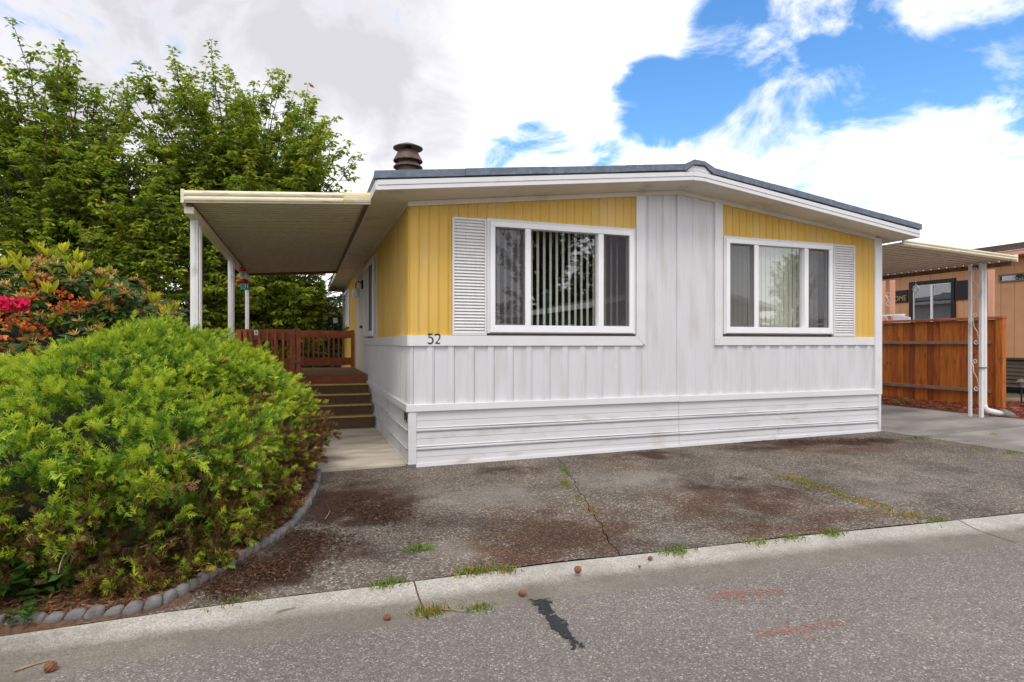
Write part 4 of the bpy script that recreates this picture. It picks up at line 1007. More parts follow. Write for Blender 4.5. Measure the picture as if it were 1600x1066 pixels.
# gable face above the soffit
m = MB(); m.prism([(NU + .04, ze + .02), (NU + 7, ze + .02), (NU + 3.7, ze + .1 + 3.7 * rs)], 1, NV0 + .02, NV0 + .06); m.build('gable', 'peach', nh)
m = MB(); m.hexa([(NU + 3.7, NV0 - .4, ze + .12 + 3.9 * rs), (NU + 7.5, NV0 - .4, ze + .1), (NU + 7.5, NV1, ze + .1), (NU + 3.7, NV1, ze + .12 + 3.9 * rs), (NU + 3.7, NV0 - .4, ze + .14 + 3.9 * rs), (NU + 7.5, NV0 - .4, ze + .13), (NU + 7.5, NV1, ze + .13), (NU + 3.7, NV1, ze + .14 + 3.9 * rs)]); m.build('roof', 'shingle', nh)
def nwin(x0, x1, yt, yb, fr=.10, mull=True, name='window', fmat='darkframe', inner='vinyl'):
    va, _ = nz(x1, 450); vb, _ = nz(x0, 450); xm = (x0 + x1) / 2; zt_ = nz(xm, yt)[1]; zb_ = nz(xm, yb)[1]
    m = MB(); d = .05
    m.box(NU - d, NU - .001, va, vb, zt_ - fr, zt_); m.box(NU - d, NU - .001, va, vb, zb_, zb_ + fr); m.box(NU - d, NU - .001, va, va + fr, zb_ + fr, zt_ - fr); m.box(NU - d, NU - .001, vb - fr, vb, zb_ + fr, zt_ - fr)
    w_ = m.build(name, fmat, nh)
    if mull: MB().box(NU - .035, NU - .003, (va + vb) / 2 - .03, (va + vb) / 2 + .03, zb_ + fr, zt_ - fr).build('mullion', inner, w_)
    if inner:
        m = MB(); t = .028; a0, a1, c0, c1 = va + fr, vb - fr, zb_ + fr, zt_ - fr
        m.box(NU - .03, NU - .002, a0, a1, c1 - t, c1 - .0005); m.box(NU - .03, NU - .002, a1 - t, a1 - .0005, c0, c1 - t); m.build('frame', inner, w_)
    pm = MB(); pm.quad((NU - .012, va + fr, zb_ + fr), (NU - .012, vb - fr, zb_ + fr), (NU - .012, vb - fr, zt_ - fr), (NU - .012, va + fr, zt_ - fr)); pm.build('pane', 'glass', w_)
    bk = MB(); bk.quad((NU - .005, va + fr, zb_ + fr), (NU - .005, vb - fr, zb_ + fr), (NU - .005, vb - fr, zt_ - fr), (NU - .005, va + fr, zt_ - fr)); bk.build('room_behind', 'dark', w_)
nwin(1422, 1494, 438, 520, .11)
nwin(1360, 1377, 445, 540, .09)
nwin(1562, 1640, 426, 438.5, .035, False, 'window', 'fencerail', None)
MB().box(NU - .04, NU - .002, nz(1419.5, 450)[0], nz(1400, 450)[0] + .18, nz(1410, 473)[1], nz(1410, 454)[1]).build('sign_board', 'darkframe', nh)
sgn_v = nz(1400, 450)[0]
# word sign: HOME (its H hidden by the porch post)
cu = bpy.data.curves.new('home_lettering', 'FONT'); cu.body = 'HOME'; cu.size = .30; cu.extrude = .006
to = bpy.data.objects.new('tmp', cu); COL.objects.link(to); bpy.context.view_layer.update()
me = bpy.data.meshes.new_from_object(to.evaluated_get(bpy.context.evaluated_depsgraph_get())); bpy.data.objects.remove(to)
me.materials.append(M['gold'])
xs_ = [v_.co.x for v_ in me.vertices]; kx_ = (nz(1393, 450)[0] - nz(1418, 450)[0]) / (max(xs_) - min(xs_))
for v_ in me.vertices: v_.co.x = (v_.co.x - min(xs_)) * kx_; v_.co.y *= .75
lt = link('sign_lettering', me, (NU - .052, nz(1393, 450)[0], nz(1410, 473)[1] + .05), nh, (math.radians(90), 0, math.radians(-90)))
MB().box(NU - .05, NU - .002, nz(1512, 450)[0] - .1, nz(1512, 450)[0] + .32, nz(1510, 468)[1], nz(1510, 438)[1]).build('wall_plaque', 'darkframe', nh)
# neighbour's porch posts with scrolls and rail tops seen over the fence
NPU = 13.9
def npost(px, w, name='peach_post'):
    p = on(0, NPU, px, 470); return float(p[1])
pairs = [((1381, 1394.5), 'pair of peach porch posts with iron scrolls left of the dark framed window'), ((1541, 1549), 'pair of peach porch posts with iron scrolls behind the carport downspout')]
for (xa, xb), lab in pairs:
    va, vb = npost(xa, 0), npost(xb, 0)
    t = thing('porch_posts', (NPU, (va + vb) / 2, .18), lab, 'porch post', 'neighbour porch posts')
    zt_ = 3.15
    MB().box(NPU - .03, NPU + .03, va - .03, va + .03, .15, zt_).build('post', 'peachtrim', t); MB().box(NPU - .04, NPU + .04, vb - .05, vb + .05, .15, zt_).build('post', 'peachtrim', t)
    PU_s = PU; PU = NPU; pcc = (va + vb) / 2; hh = max(abs(va - vb) / 2 - .04, .05)
    for zc in (.7, 1.45, 2.05, 2.65):
        m = MB(); m.tube(scroll(pcc, zc + .10, hh * .9, 0), .008, 6); m.tube(scroll(pcc, zc - .12, hh * .9, math.pi), .008, 6); m.tube([(NPU, pcc + hh * .9, zc + .10), (NPU, pcc, zc - .01), (NPU, pcc - hh * .9, zc - .12)], .008, 6); m.build('iron_scroll', 'postw', t)
    PU = PU_s
pr = thing('porch_rail', (13.3, 5, .18), 'white and orange porch railing just showing above the fence', 'railing')
va, vb = float(on(0, 13.3, 1412, 495)[1]), float(on(0, 13.3, 1372, 495)[1]); zr_ = float(on(0, 13.3, 1400, 492)[2])
MB().box(13.24, 13.36, va, vb + 2, zr_ - .03, zr_ + .015).build('top_rail', 'vinyl', pr)
for k in range(8):
    v = va + .12 + k * (vb - va + 1.5) / 8; MB().box(13.28, 13.32, v - .035, v + .035, .18, zr_ - .031).build('baluster', 'orange' if k % 3 == 0 else 'peachtrim', pr)
ch_ = thing('garden_chair', (13.1, va - .2, .17), 'white plastic garden chair back just showing above the fence', 'chair')
v0_ = va - .48; zb2 = zr_ - .02
m = MB(); m.hexa([(12.95, v0_, 1.2), (13.0, v0_, 1.2), (13.0, v0_ + .42, 1.2), (12.95, v0_ + .42, 1.2), (12.85, v0_, zb2 - .08), (12.9, v0_, zb2 - .08), (12.9, v0_ + .42, zb2 + .02), (12.85, v0_ + .42, zb2 + .02)]); m.build('backrest', 'vinyl', ch_)
MB().box(13.0, 13.42, v0_, v0_ + .42, 1.16, 1.2).build('seat', 'vinyl', ch_)
for (u, v) in ((12.97, v0_ + .02), (12.97, v0_ + .4), (13.38, v0_ + .02), (13.38, v0_ + .4)): MB().box(u - .02, u + .02, v - .02, v + .02, .15, 1.16).build('leg', 'vinyl', ch_)
# garden border and solar path light on the far right
lg = thing('border_log', (13.0, 1.2, .16), 'pale rounded border edging beside the path light', 'edging')
la, lb = hit(1568, 627, .03), hit(1640, 627, .03)
m = MB(); m.tube([tuple(la), tuple((la + lb) / 2 + np.array([0, 0, .005])), tuple(lb)], .075, 10); m.build('log', 'fencerail', lg, smooth=True)
pp = hit(1596, 633, .0)
pth = thing('path_light', tuple(pp), 'small solar path light on black stake beyond the cedar fence', 'lamp')
dd_ = float((pp - CAM) @ FW); pz = lambda y: float(CAM[2] + (536 - y) / F * dd_)
m = MB(); m.tube([(pp[0], pp[1], pp[2] - .02), (pp[0], pp[1], pz(605))], .016, 8); m.lathe([(.05, 0), (.02, .03)], (pp[0], pp[1], pp[2]), 10); m.build('stake', 'black', pth)
m = MB(); m.lathe([(.045, pz(605)), (.05, pz(597))], (pp[0], pp[1], 0), 12); m.build('lens', 'grey', pth)
m = MB(); m.lathe([(.0, pz(597)), (.085, pz(597)), (.06, pz(593.5)), (.0, pz(592.5))], (pp[0], pp[1], 0), 12); m.build('cap', 'fencerail', pth)

# ================================================================== SMALL THINGS ON THE GROUND
# scalloped edging stones round the shrub bed
EC = [hit(x, y)[:2] for x, y in ((499, 737), (492, 765), (478, 795), (455, 822), (425, 846), (385, 868), (335, 898), (285, 928), (255, 945), (215, 956), (160, 963), (100, 970), (50, 974), (5, 979))]
EC = [np.array(p) for p in EC] + [np.array((-3.2, -3.16)), np.array((-4.4, -3.1))]
sg = np.cumsum([0] + [np.linalg.norm(b_ - a_) for a_, b_ in zip(EC[:-1], EC[1:])])
def ecur(s_): return np.array([np.interp(s_, sg, [p[0] for p in EC]), np.interp(s_, sg, [p[1] for p in EC])])
def stone_mesh(seed):
    rr = random.Random(seed); bm = bmesh.new(); bmesh.ops.create_icosphere(bm, subdivisions=2, radius=1)
    for v_ in bm.verts:
        x, y, z = v_.co; k = .93 + .1 * rr.random()
        # flat bottom, rounded scallop top leaning forward
        x = math.copysign(abs(x) ** .7, x); y = math.copysign(abs(y) ** .55, y)
        z = max(z, -.6)
        v_.co = ((x * .048 + max(z, 0) * .022) * k, y * .030 * k, (z + .6) * .046 * k)
    me = bpy.data.meshes.new('edging_stone'); bm.to_mesh(me); bm.free(); me.materials.append(M['stone'])
    me.polygons.foreach_set('use_smooth', [True] * len(me.polygons)); return me
SM = [stone_mesh(i) for i in range(4)]
s_ = .05; i = 0
while s_ < sg[-1] - .1:
    p = ecur(s_); t = ecur(s_ + .03) - ecur(s_ - .03); an = math.atan2(t[1], t[0])
    far = p[1] > -1.0
    o = link('edging_stone', SM[i % 4], (p[0], p[1], g(p[0]) - .012), None, (random.uniform(-.1, .1), random.uniform(-.08, .08), an + math.pi + random.uniform(-.12, .12)))
    o.scale = (1.0, random.uniform(.9, 1.15), random.uniform(.8, 1.1) * (.8 if far else 1.0))
    lab = 'rounded grey edging stone in the row along the gutter below the juniper' if p[0] < -1.95 else ('rounded grey edging stone on the curve between the juniper and the mossy driveway' if p[1] < -1.2 else 'low grey edging stone in the straight end of the row by the concrete path')
    tag(o, lab, 'edging stone', 'edging stones round the juniper bed: ' + ('gutter' if p[0] < -1.95 else 'curve' if p[1] < -1.2 else 'path end'))
    s_ += .091; i += 1
# bed soil
bedp = [tuple(ecur(x)) for x in np.linspace(0.0, sg[-1], 40)]
m = MB(); 
base = [(p[0] - .03, p[1] + .02, .012 + .0077 * p[0] + .02) for p in bedp] + [(-7, -3.0, .02), (-7, 6, .05), (-1.33, 6, .03), (-1.33, .2, .02)]
cen = (-3.2, .5, .10); m.v = [cen] + base; m.f = [(0, i + 1, (i + 1) % len(base) + 1) for i in range(len(base))]
k0 = len(m.v); m.v += [(p[0] + .05, min(p[1] - .08, edge(p[0]) - .005) if p[1] < -3.0 else p[1] - .08, g(p[0]) - .022) for p in bedp] ; m.f += [(i + 1, k0 + i, k0 + i + 1, i + 2) for i in range(len(bedp) - 1)]
structure(m.build('garden_bed', 'soil'))

def tuft(px, py, hgt, wid, n, label, dry=.25, dz=0.0, cat='grass tuft'):
    p = hit(px, py, dz); rng = np.random.default_rng(int(px * 7 + py))
    P = np.zeros((n, 3)); jn = any(k_ in label for k_ in ('driveway crack', 'driveway joint')) and 'kerb' not in label
    P[:, 0] = rng.normal(0, wid * (.18 if jn else .45), n); P[:, 1] = rng.normal(0, wid * (.75 if jn else .25), n); P[:, 0] += P[:, 1] * (.31 if px < 1000 else .11) * jn; P[:, 2] = -.004
    D = np.stack([rng.normal(0, .55, n), rng.normal(0, .55, n), np.abs(rng.normal(.8, .3, n)) + .15], 1)
    L = hgt * .75 * rng.uniform(.4, 1.25, n)
    T = np.array([(-.5, 0, 0), (.5, 0, 0), (.32, .55, .02), (-.32, .55, .02), (0, 1, .16)], float); TF = np.array([(0, 1, 2), (0, 2, 3), (3, 2, 4)])
    gcol = np.array([.15, .235, .028]); dcol = np.array([.42, .27, .06])
    tt = (rng.random(n) < dry)[:, None]; C = np.where(tt, dcol, gcol) * rng.uniform(.6, 1.4, (n, 1))
    V, FF, CC = scatter(T, TF, P, D, rng.normal(0, 1, (n, 3)), L, np.full(n, .009), C)
    o = link('grass_tuft', npmesh('grass_tuft', V, FF, 'leaf', CC), tuple(p)); return tag(o, label, cat, 'weeds in the paving joints')
TF_ = [(882, 735, .05, .12, 130, 'bright green grass in the driveway crack nearest the skirting', .2, 0), (884, 757, .05, .13, 140, 'grass clump second along the left driveway crack', .35, 0), (903, 778, .03, .12, 90, 'thin yellowish grass along the left driveway crack', .55, 0), (924, 795, .03, .11, 90, 'dry orange grass at the lower end of the left driveway crack', .75, 0),
       (656, 858, .05, .13, 130, 'lone green weed in the middle of the left driveway slab', .03, 0), (604, 912, .045, .13, 140, 'dark green weed at the kerb edge left of the tar patch', .08, 0), (743, 893, .06, .13, 150, 'yellow-green grass tuft at the kerb edge above the tar patch', .35, 0), (788, 891, .045, .12, 110, 'grass tuft on the kerb right of the yellow-green tuft', .35, 0), (674, 956, .07, .12, 120, 'seedy grass tuft growing in the gutter seam', .5, -.05), (750, 949, .035, .10, 90, 'small green tuft in the gutter beside the tar patch', .15, -.05),
       (1057, 861, .04, .16, 150, 'spreading green weed on the kerb edge near the brown cones', .08, 0), (1186, 846, .035, .16, 120, 'flat grass tuft on the kerb beside the broken concrete', .3, 0), (1238, 840, .03, .13, 110, 'small grass tuft on the kerb right of the broken concrete', .3, 0), (1299, 833, .045, .13, 130, 'bright grass tuft at the kerb below the right driveway joint', .1, 0),
       (1258, 755, .05, .28, 300, 'dry orange grass at the top of the right driveway joint', .55, 0), (1312, 773, .035, .08, 70, 'small green tuft midway along the right driveway joint', .05, 0), (1362, 789, .04, .30, 400, 'dry orange grass strip low on the right driveway joint', .75, 0), (1424, 806, .04, .18, 200, 'yellow grass where the right driveway joint meets the kerb', .5, 0), (1460, 812, .03, .13, 110, 'green tuft at the kerb right of the driveway joint', .2, 0),
       (1437, 684, .05, .2, 130, 'grass clump at the edge of the carport pad nearest the house', .1, 0), (1482, 690, .03, .2, 100, 'low weeds along the carport pad edge', .25, 0), (1582, 708, .035, .18, 100, 'low weeds at the right end of the carport pad edge', .25, 0), (1552, 679, .03, .15, 80, 'tiny weeds in the carport pad joint', .2, 0), (1520, 700, .03, .2, 80, 'thin dry weeds midway on the carport pad edge', .6, 0),
       (365, 938, .03, .2, 90, 'pale dry grass beside the bed edge near the gutter', .5, 0), (1412, 627, .10, .22, 140, 'green tuft growing at the foot of the cedar fence', .1, .03)]
for t_ in TF_: tuft(*t_[:5], t_[5], t_[6], t_[7])
# leafy weeds by the edging stones
def weed(px, py, n, L, label, dz=.03, spread=.12):
    p = hit(px, py, dz); rng = np.random.default_rng(int(px + py * 3))
    P = np.stack([rng.normal(0, spread * .35, n), rng.normal(0, spread * .35, n), rng.uniform(0, spread * .7, n)], 1)
    a_ = rng.uniform(0, 6.283, n); D = np.stack([np.cos(a_), np.sin(a_), rng.uniform(-.1, .7, n)], 1)
    C = np.array([.05, .13, .02]) * rng.uniform(.6, 1.5, (n, 1))
    V, FF, CC = scatter(LEAF, LEAFF, P, D, np.tile([0, 0, 1.], (n, 1)) + rng.normal(0, .3, (n, 3)), L * rng.uniform(.6, 1.3, n), L * .5 * rng.uniform(.7, 1.2, n), C)
    o = link('leafy_weed', npmesh('leafy_weed', V, FF, 'leaf', CC), tuple(p)); return tag(o, label, 'weed', 'leafy weeds round the bed')
weed(20, 940, 90, .10, 'large leafy weed clump at the left edge below the juniper', .03, .30); weed(70, 932, 60, .09, 'leafy weed clump between the left edge and the bare bark', .03, .22)
weed(42, 970, 40, .05, 'small bright weed growing over the leftmost edging stones', .02, .10); weed(172, 952, 12, .028, 'tiny bright weed sprig between two edging stones', .02, .04); weed(290, 905, 40, .045, 'bright green weed against the edging where the bed curves', .02, .12); weed(128, 930, 18, .05, 'small weed at the foot of the juniper in bare bark', .03, .10)

# cones, sticks, tar and paint on the road
def cone(px, py, r, label, dz):
    p = hit(px, py, dz); rr = random.Random(px); bm = bmesh.new(); bmesh.ops.create_icosphere(bm, subdivisions=3, radius=1)
    for v_ in bm.verts:
        a_ = math.atan2(v_.co.y, v_.co.x); sc = 1 + .16 * math.sin(a_ * 6 + v_.co.z * 9) * math.cos(v_.co.z * 11 + a_ * 2); v_.co = v_.co * sc; v_.co.x *= 1.2; v_.co *= r
    me = bpy.data.meshes.new('fallen_cone'); bm.to_mesh(me); bm.free(); me.materials.append(M['nut'])
    tag(link('fallen_cone', me, (p[0], p[1], p[2] + r * .9), None, (rr.random(), rr.random(), rr.random() * 6)), label, 'cone', 'brown cones fallen on the road edge')
cone(903, 895, .022, 'largest round brown cone on the pale kerb', -.02); cone(816, 931, .019, 'brown cone on the gutter just left of the tar patch', -.055); cone(605, 969, .017, 'brown cone on the gutter seam left of the grass', -.06); cone(1016, 875, .013, 'small brown cone on the kerb below the green weed', -.02); cone(999, 887, .008, 'tiny dark cone on the gutter right of the largest cone', -.03); cone(79, 1049, .024, 'spiky brown cone at the bottom left of the road', -.06)
def stick(pa, pb, r, label, dz=-.055, mat='twig'):
    a_, b_ = hit(*pa, dz), hit(*pb, dz); mid = (a_ + b_) / 2 + np.array([.004, .006, 0]); zz = np.array([0, 0, r * .9])
    o = MB().tube([a_ + zz, mid + zz, b_ + zz], [r, r * .9, r * .6], 6).build('fallen_stick', mat); tag(o, label, 'stick', 'sticks on the ground')
stick((22, 1050), (76, 1034), .007, 'pale bare stick lying on the road at bottom left'); stick((686, 953), (728, 957), .004, 'thin reddish stick beside the gutter grass tuft'); stick((432, 957), (462, 950), .004, 'thin brown twig on the kerb left of centre', -.03); stick((1208, 758), (1250, 766), .004, 'thin pale twig on the mossy driveway', .002); stick((508, 812), (516, 798), .004, 'short pale twig beside the dark moss patch', .004)
tarp = [(826, 936), (838, 938), (858, 935), (862, 941), (858, 948), (866, 958), (878, 968), (884, 976), (888, 988), (893, 994), (899, 1003), (914, 1008), (912, 1014), (900, 1016), (893, 1014), (889, 1004), (880, 996), (874, 990), (862, 984), (858, 975), (853, 962), (845, 960), (838, 952), (833, 943)]
def decal(name, poly, mat, dz, label, cat, group=None, jit=.003):
    pts = [hit(x, y, ZR) for x, y in poly]; fin = []
    for a_, b_ in zip(pts, pts[1:] + pts[:1]):
        for t in np.linspace(0, 1, 5)[:-1]: q_ = a_ + (b_ - a_) * t; fin.append((q_[0] + random.gauss(0, jit), q_[1] + random.gauss(0, jit), q_[2] + dz))
    bm = bmesh.new(); f = bm.faces.new([bm.verts.new(q_) for q_ in fin]); bmesh.ops.triangulate(bm, faces=[f])
    me = bpy.data.meshes.new(name); bm.to_mesh(me); bm.free(); me.materials.append(M[mat])
    if me.polygons[0].normal.z < 0: me.flip_normals()
    return tag(link(name, me, (0, 0, 0)), label, cat, group)
tm = M['tar']; n_, l_ = tm.node_tree.nodes, tm.node_tree.links; ge = n_.new('ShaderNodeNewGeometry'); no = n_.new('ShaderNodeTexNoise'); no.inputs['Scale'].default_value = 16; no.inputs['Detail'].default_value = 8; no.inputs['Roughness'].default_value = .7; l_.new(ge.outputs['Position'], no.inputs['Vector'])
mr = n_.new('ShaderNodeMapRange'); mr.inputs[1].default_value = .41; mr.inputs[2].default_value = .46; l_.new(no.outputs['Fac'], mr.inputs[0]); l_.new(mr.outputs[0], n_['Principled BSDF'].inputs['Alpha'])
decal('tar_patch', tarp, 'tar', .006, 'ragged black tar patch streaking across the road', 'tar patch', None, .009)
# sprayed paint shows only on part of the stones
m_, n_, l_, b_ = newmat('sprayed_red_paint'); b_.inputs['Base Color'].default_value = (.36, .115, .085, 1); b_.inputs['Roughness'].default_value = .9
ge = n_.new('ShaderNodeNewGeometry'); no = n_.new('ShaderNodeTexNoise'); no.inputs['Scale'].default_value = 55; no.inputs['Detail'].default_value = 5; l_.new(ge.outputs['Position'], no.inputs['Vector'])
mr = n_.new('ShaderNodeMapRange'); mr.inputs[1].default_value = .44; mr.inputs[2].default_value = .62; mr.inputs[4].default_value = .62; l_.new(no.outputs['Fac'], mr.inputs[0]); tr = n_.new('ShaderNodeBsdfTransparent'); ms = n_.new('ShaderNodeMixShader')
l_.new(mr.outputs[0], ms.inputs[0]); l_.new(tr.outputs[0], ms.inputs[1]); l_.new(b_.outputs[0], ms.inputs[2]); l_.new(ms.outputs[0], n_['Material Output'].inputs[0]); M['spray'] = m_
def spray(name, polys, label):
    t = thing(name, tuple(hit(*polys[0][0], ZR)), label, 'paint mark', 'red paint marks on the road')
    for pl_ in polys:
        o = decal('paint_blotch', pl_, 'spray', .005, None, None, None, .008); o.parent = t; o.location = -WL[t.name]
spray('paint_mark', [[(1098, 934), (1130, 925), (1175, 921), (1222, 921), (1226, 928), (1190, 931), (1150, 935), (1110, 940)], [(1150, 938), (1165, 938), (1168, 944), (1152, 945)], [(1182, 938), (1194, 938), (1196, 943), (1184, 943)]], 'faded red spray paint stroke on the road nearer the kerb')
spray('paint_mark', [[(1172, 990), (1200, 984), (1250, 976), (1310, 972), (1318, 978), (1280, 984), (1230, 992), (1190, 999)], [(1250, 996), (1270, 994), (1272, 1000), (1254, 1001)], [(1286, 996), (1296, 996), (1296, 1000), (1286, 1000)], [(1218, 973), (1234, 972), (1236, 978), (1222, 979)]], 'faded red spray paint stroke on the road nearer the camera')
# crumpled white paper in the bed
p = hit(463, 768, .03); bm = bmesh.new(); bmesh.ops.create_icosphere(bm, subdivisions=3, radius=.045); rr = random.Random(3)
for v_ in bm.verts: v_.co *= .7 + .5 * rr.random()
me = bpy.data.meshes.new('paper_scrap'); bm.to_mesh(me); bm.free(); me.materials.append(M['vinyl']); tag(link('paper_scrap', me, (p[0], p[1], p[2] + .03)), 'crumpled white scrap lying in the bed behind the edging stones', 'litter')

# loose bark and needle litter
def litter(name, n, sampler, L, Wd, cols, label, cat):
    P = sampler(n); n = len(P); a_ = RNG.uniform(0, 6.283, n); D = np.stack([np.cos(a_), np.sin(a_), RNG.normal(0, .22, n)], 1)
    T = np.array([(-.5, -.5, 0), (.5, -.5, 0), (.35, .5, .03), (-.4, .5, 0), (0, 0, .14)], float); TF = np.array([(0, 1, 4), (1, 2, 4), (2, 3, 4), (3, 0, 4)])
    cols = np.array(cols); C = cols[RNG.integers(0, len(cols), n)] * RNG.uniform(.55, 1.35, (n, 1))
    V, FF, CC = scatter(T, TF, P, D, np.tile([0, 0, 1.], (n, 1)) + RNG.normal(0, .35, (n, 3)), L * RNG.uniform(.5, 1.4, n), Wd * RNG.uniform(.5, 1.4, n), C)
    o = link(name, npmesh(name, V, FF, 'petal', CC), (0, 0, 0)); return tag(o, label, cat, kind='stuff')
def s_red(n):
    u = RNG.uniform(10.55, 13.2, n); v = RNG.uniform(-.6, 8, n); return np.stack([u, v, np.array([g(x) for x in u]) + RNG.uniform(.0, .035, n)], 1)
litter('bark_chips', 9000, s_red, .06, .025, [(.26, .07, .035), (.18, .045, .025), (.36, .13, .07), (.12, .035, .02)], 'loose red bark chips covering the bed along the fence', 'bark')
def s_bed(n):
    t = RNG.uniform(.3, sg[-1], n); q_ = np.array([ecur(x) for x in t]); w_ = np.abs(RNG.normal(0, .22, n)) + .02
    return np.stack([q_[:, 0] - w_ * .75, q_[:, 1] + w_ * .75, .025 + .0077 * q_[:, 0] + RNG.uniform(0, .02, n) + w_ * .04], 1)
litter('needle_litter', 5000, s_bed, .045, .010, [(.20, .085, .04), (.13, .055, .03), (.30, .15, .07)], 'brown needle and bark litter inside the edging stones', 'litter')
def s_moss(n):
    c = [(555, 790, 60, 26), (600, 800, 50, 20), (480, 862, 55, 28), (440, 885, 50, 22), (500, 840, 60, 20), (1230, 690, 90, 5), (1340, 688, 60, 5), (350, 918, 45, 18), (400, 895, 45, 16)]
    w_ = RNG.integers(0, len(c), n); px = np.array([c[i][0] for i in w_]) + RNG.normal(0, .5, n) * np.array([c[i][2] for i in w_]); py = np.array([c[i][1] for i in w_]) + RNG.normal(0, .5, n) * np.array([c[i][3] for i in w_])
    o = np.array([hit(x, y, .002) for x, y in zip(px, py)]); o[:, 2] += .004; return o[(o[:, 1] < -.06) & (o[:, 1] > -3.3)]
litter('moss_litter', 4200, s_moss, .024, .008, [(.05, .020, .011), (.085, .034, .017), (.17, .085, .042), (.035, .015, .009)], 'dark brown moss and needle drift on the driveway', 'moss')

# ================================================================== JUNIPER
SPR = []; SPF = []
def _tri(x0, y0, x1, y1, w, z):
    dx, dy = x1 - x0, y1 - y0; q_ = math.hypot(dx, dy); nx, ny = -dy / q_ * w, dx / q_ * w; k = len(SPR)
    SPR.extend([(x0 + nx, y0 + ny, 0), (x0 - nx, y0 - ny, 0), (x1, y1, z)]); SPF.append((k, k + 1, k + 2))
_tri(0, 0, 0, 1.0, .075, .02)
for (y_, s__, l_) in ((.08, 1, .42), (.2, -1, .46), (.34, 1, .42), (.48, -1, .36), (.60, 1, .30), (.72, -1, .22)): _tri(0, y_, s__ * l_ * .78, y_ + l_ * .72, .072, .10 * s__ * (1 if y_ > .3 else -1))
SPR = np.array(SPR); SPF = np.array(SPF)
jc = np.array([-2.85, .55])
JB = [(-1.00, .75), (-.98, .1), (-1.08, -.8), (-1.22, -1.55), (-1.47, -2.22), (-1.82, -2.78), (-2.35, -2.98), (-3.3, -2.98), (-4.6, -2.85), (-5.8, -2.0), (-5.8, .6), (-4.9, 2.2), (-3.6, 2.6), (-2.3, 2.4), (-1.25, 1.6)]
ja = np.array([math.atan2(p[1] - jc[1], p[0] - jc[0]) for p in JB]); jr = np.array([math.hypot(p[0] - jc[0], p[1] - jc[1]) for p in JB]); od = np.argsort(ja); ja, jr = ja[od], jr[od]
def jR(ph): return np.interp(ph, np.concatenate([ja - 2 * np.pi, ja, ja + 2 * np.pi]), np.tile(jr, 3))
def jsurf(ph, al, sc=1.0):
    bump = 1 + .30 * (fbm(ph * 4.5 + 9, al * 4.5, 41, 3) - .5) + .16 * (fbm(ph * 12, al * 9, 44, 2) - .5)
    R_ = jR(ph) * .985 * sc * bump; zm = 1.61 * sc * (1 - .27 * np.clip(-np.cos(ph - .3), 0, 1) ** 1.5) * (1 + .10 * (fbm(ph * 5, al * 5, 47, 3) - .5))
    r_ = R_ * np.cos(al) ** 1.08; z_ = .05 + zm * np.sin(al) ** .90
    r_ = r_ * (1 - .13 * np.clip(np.cos(ph + .1), 0, 1) ** .7 * (np.clip(.60 - z_, 0, .60) / .60) ** 1.3 + .02 * np.clip(-np.sin(ph), 0, 1))                       # undercut near the ground
    return np.stack([jc[0] + r_ * np.cos(ph), jc[1] + r_ * np.sin(ph), z_], -1)
jun = thing('juniper_shrub', (jc[0], jc[1], .05), 'large spreading yellow-green juniper with brown patches low down', 'shrub')
# core
na, nl = 90, 26; V = np.array([jsurf(np.float64(-math.pi + 2 * math.pi * i / na), np.float64(j / nl * math.pi / 2), .76) for j in range(nl + 1) for i in range(na)])
FF = np.array([(j * na + i, j * na + (i + 1) % na, (j + 1) * na + (i + 1) % na, (j + 1) * na + i) for j in range(nl) for i in range(na)])
M['jcore'] = pmat('juniper_inner_twigs', (.022, .020, .010), .95, .6, 22, bump=1, bscale=40)
link('inner_twigs', npmesh('inner_twigs', V, FF, 'jcore'), (0, 0, 0), jun)
npl = 8200
nc = 60000; ph = RNG.uniform(-math.pi, math.pi, nc); al = RNG.uniform(.0, 1.54, nc); e_ = .02; A = jsurf(ph, al)
ar = np.linalg.norm(np.cross(jsurf(ph + e_, al) - A, jsurf(ph, al + e_) - A), axis=1); nn_ = nrm(np.cross(jsurf(ph + e_, al) - A, jsurf(ph, al + e_) - A))
near = 1 / np.maximum(np.linalg.norm(A - CAM, axis=1), 2.5); ar = ar * near ** .6 * (1 + .8 * (A[:, 2] < .35)); ix = RNG.choice(nc, npl, replace=False, p=ar / ar.sum()); ph, al = ph[ix], al[ix]
e_ = .02; A = jsurf(ph, al); dA = jsurf(ph + e_, al) - A; dB = jsurf(ph, np.minimum(al + e_, 1.57)) - A
Nn = nrm(np.cross(dA, dB)); Nn = Nn * np.sign(np.sum(Nn * np.stack([np.cos(ph), np.sin(ph), .4 + 0 * ph], -1), -1, keepdims=True))
vis = (A - CAM) @ FW
keep = np.sum(Nn * nrm(CAM - A), -1) > -.45
ph, al, A, Nn = ph[keep], al[keep], A[keep], Nn[keep]; npl = len(ph)
tang = np.stack([-np.sin(ph), np.cos(ph), 0 * ph], -1)
rad = np.stack([np.cos(ph), np.sin(ph), 0 * ph], -1)
Dp = nrm(Nn * .75 + rad * .55 + tang * RNG.normal(0, .45, (npl, 1)) + np.array([0, 0, 1.]) * RNG.normal(.12, .25, (npl, 1)))
Lp = RNG.uniform(.14, .28, npl); ld = RNG.random(npl) < .10; Lp[ld] *= RNG.uniform(1.3, 1.9, ld.sum())
start = A - Dp * Lp[:, None] * np.where(ld, .5, .72)[:, None] - Nn * RNG.uniform(0, 1, (npl, 1)) ** 2 * .22
patch = fbm(ph * 3.2 + 4, A[:, 2] * 3.0, 77, 4)
brown = np.clip((.78 - A[:, 2]) / .70, 0, 1) * .62 + np.clip(patch - .58, 0, 1) * 1.6 + .015
edge_r = np.clip((A[:, 0] + 1.45) / .4, 0, 1) * np.clip((1.0 - A[:, 2]) / .5, 0, 1) * .55
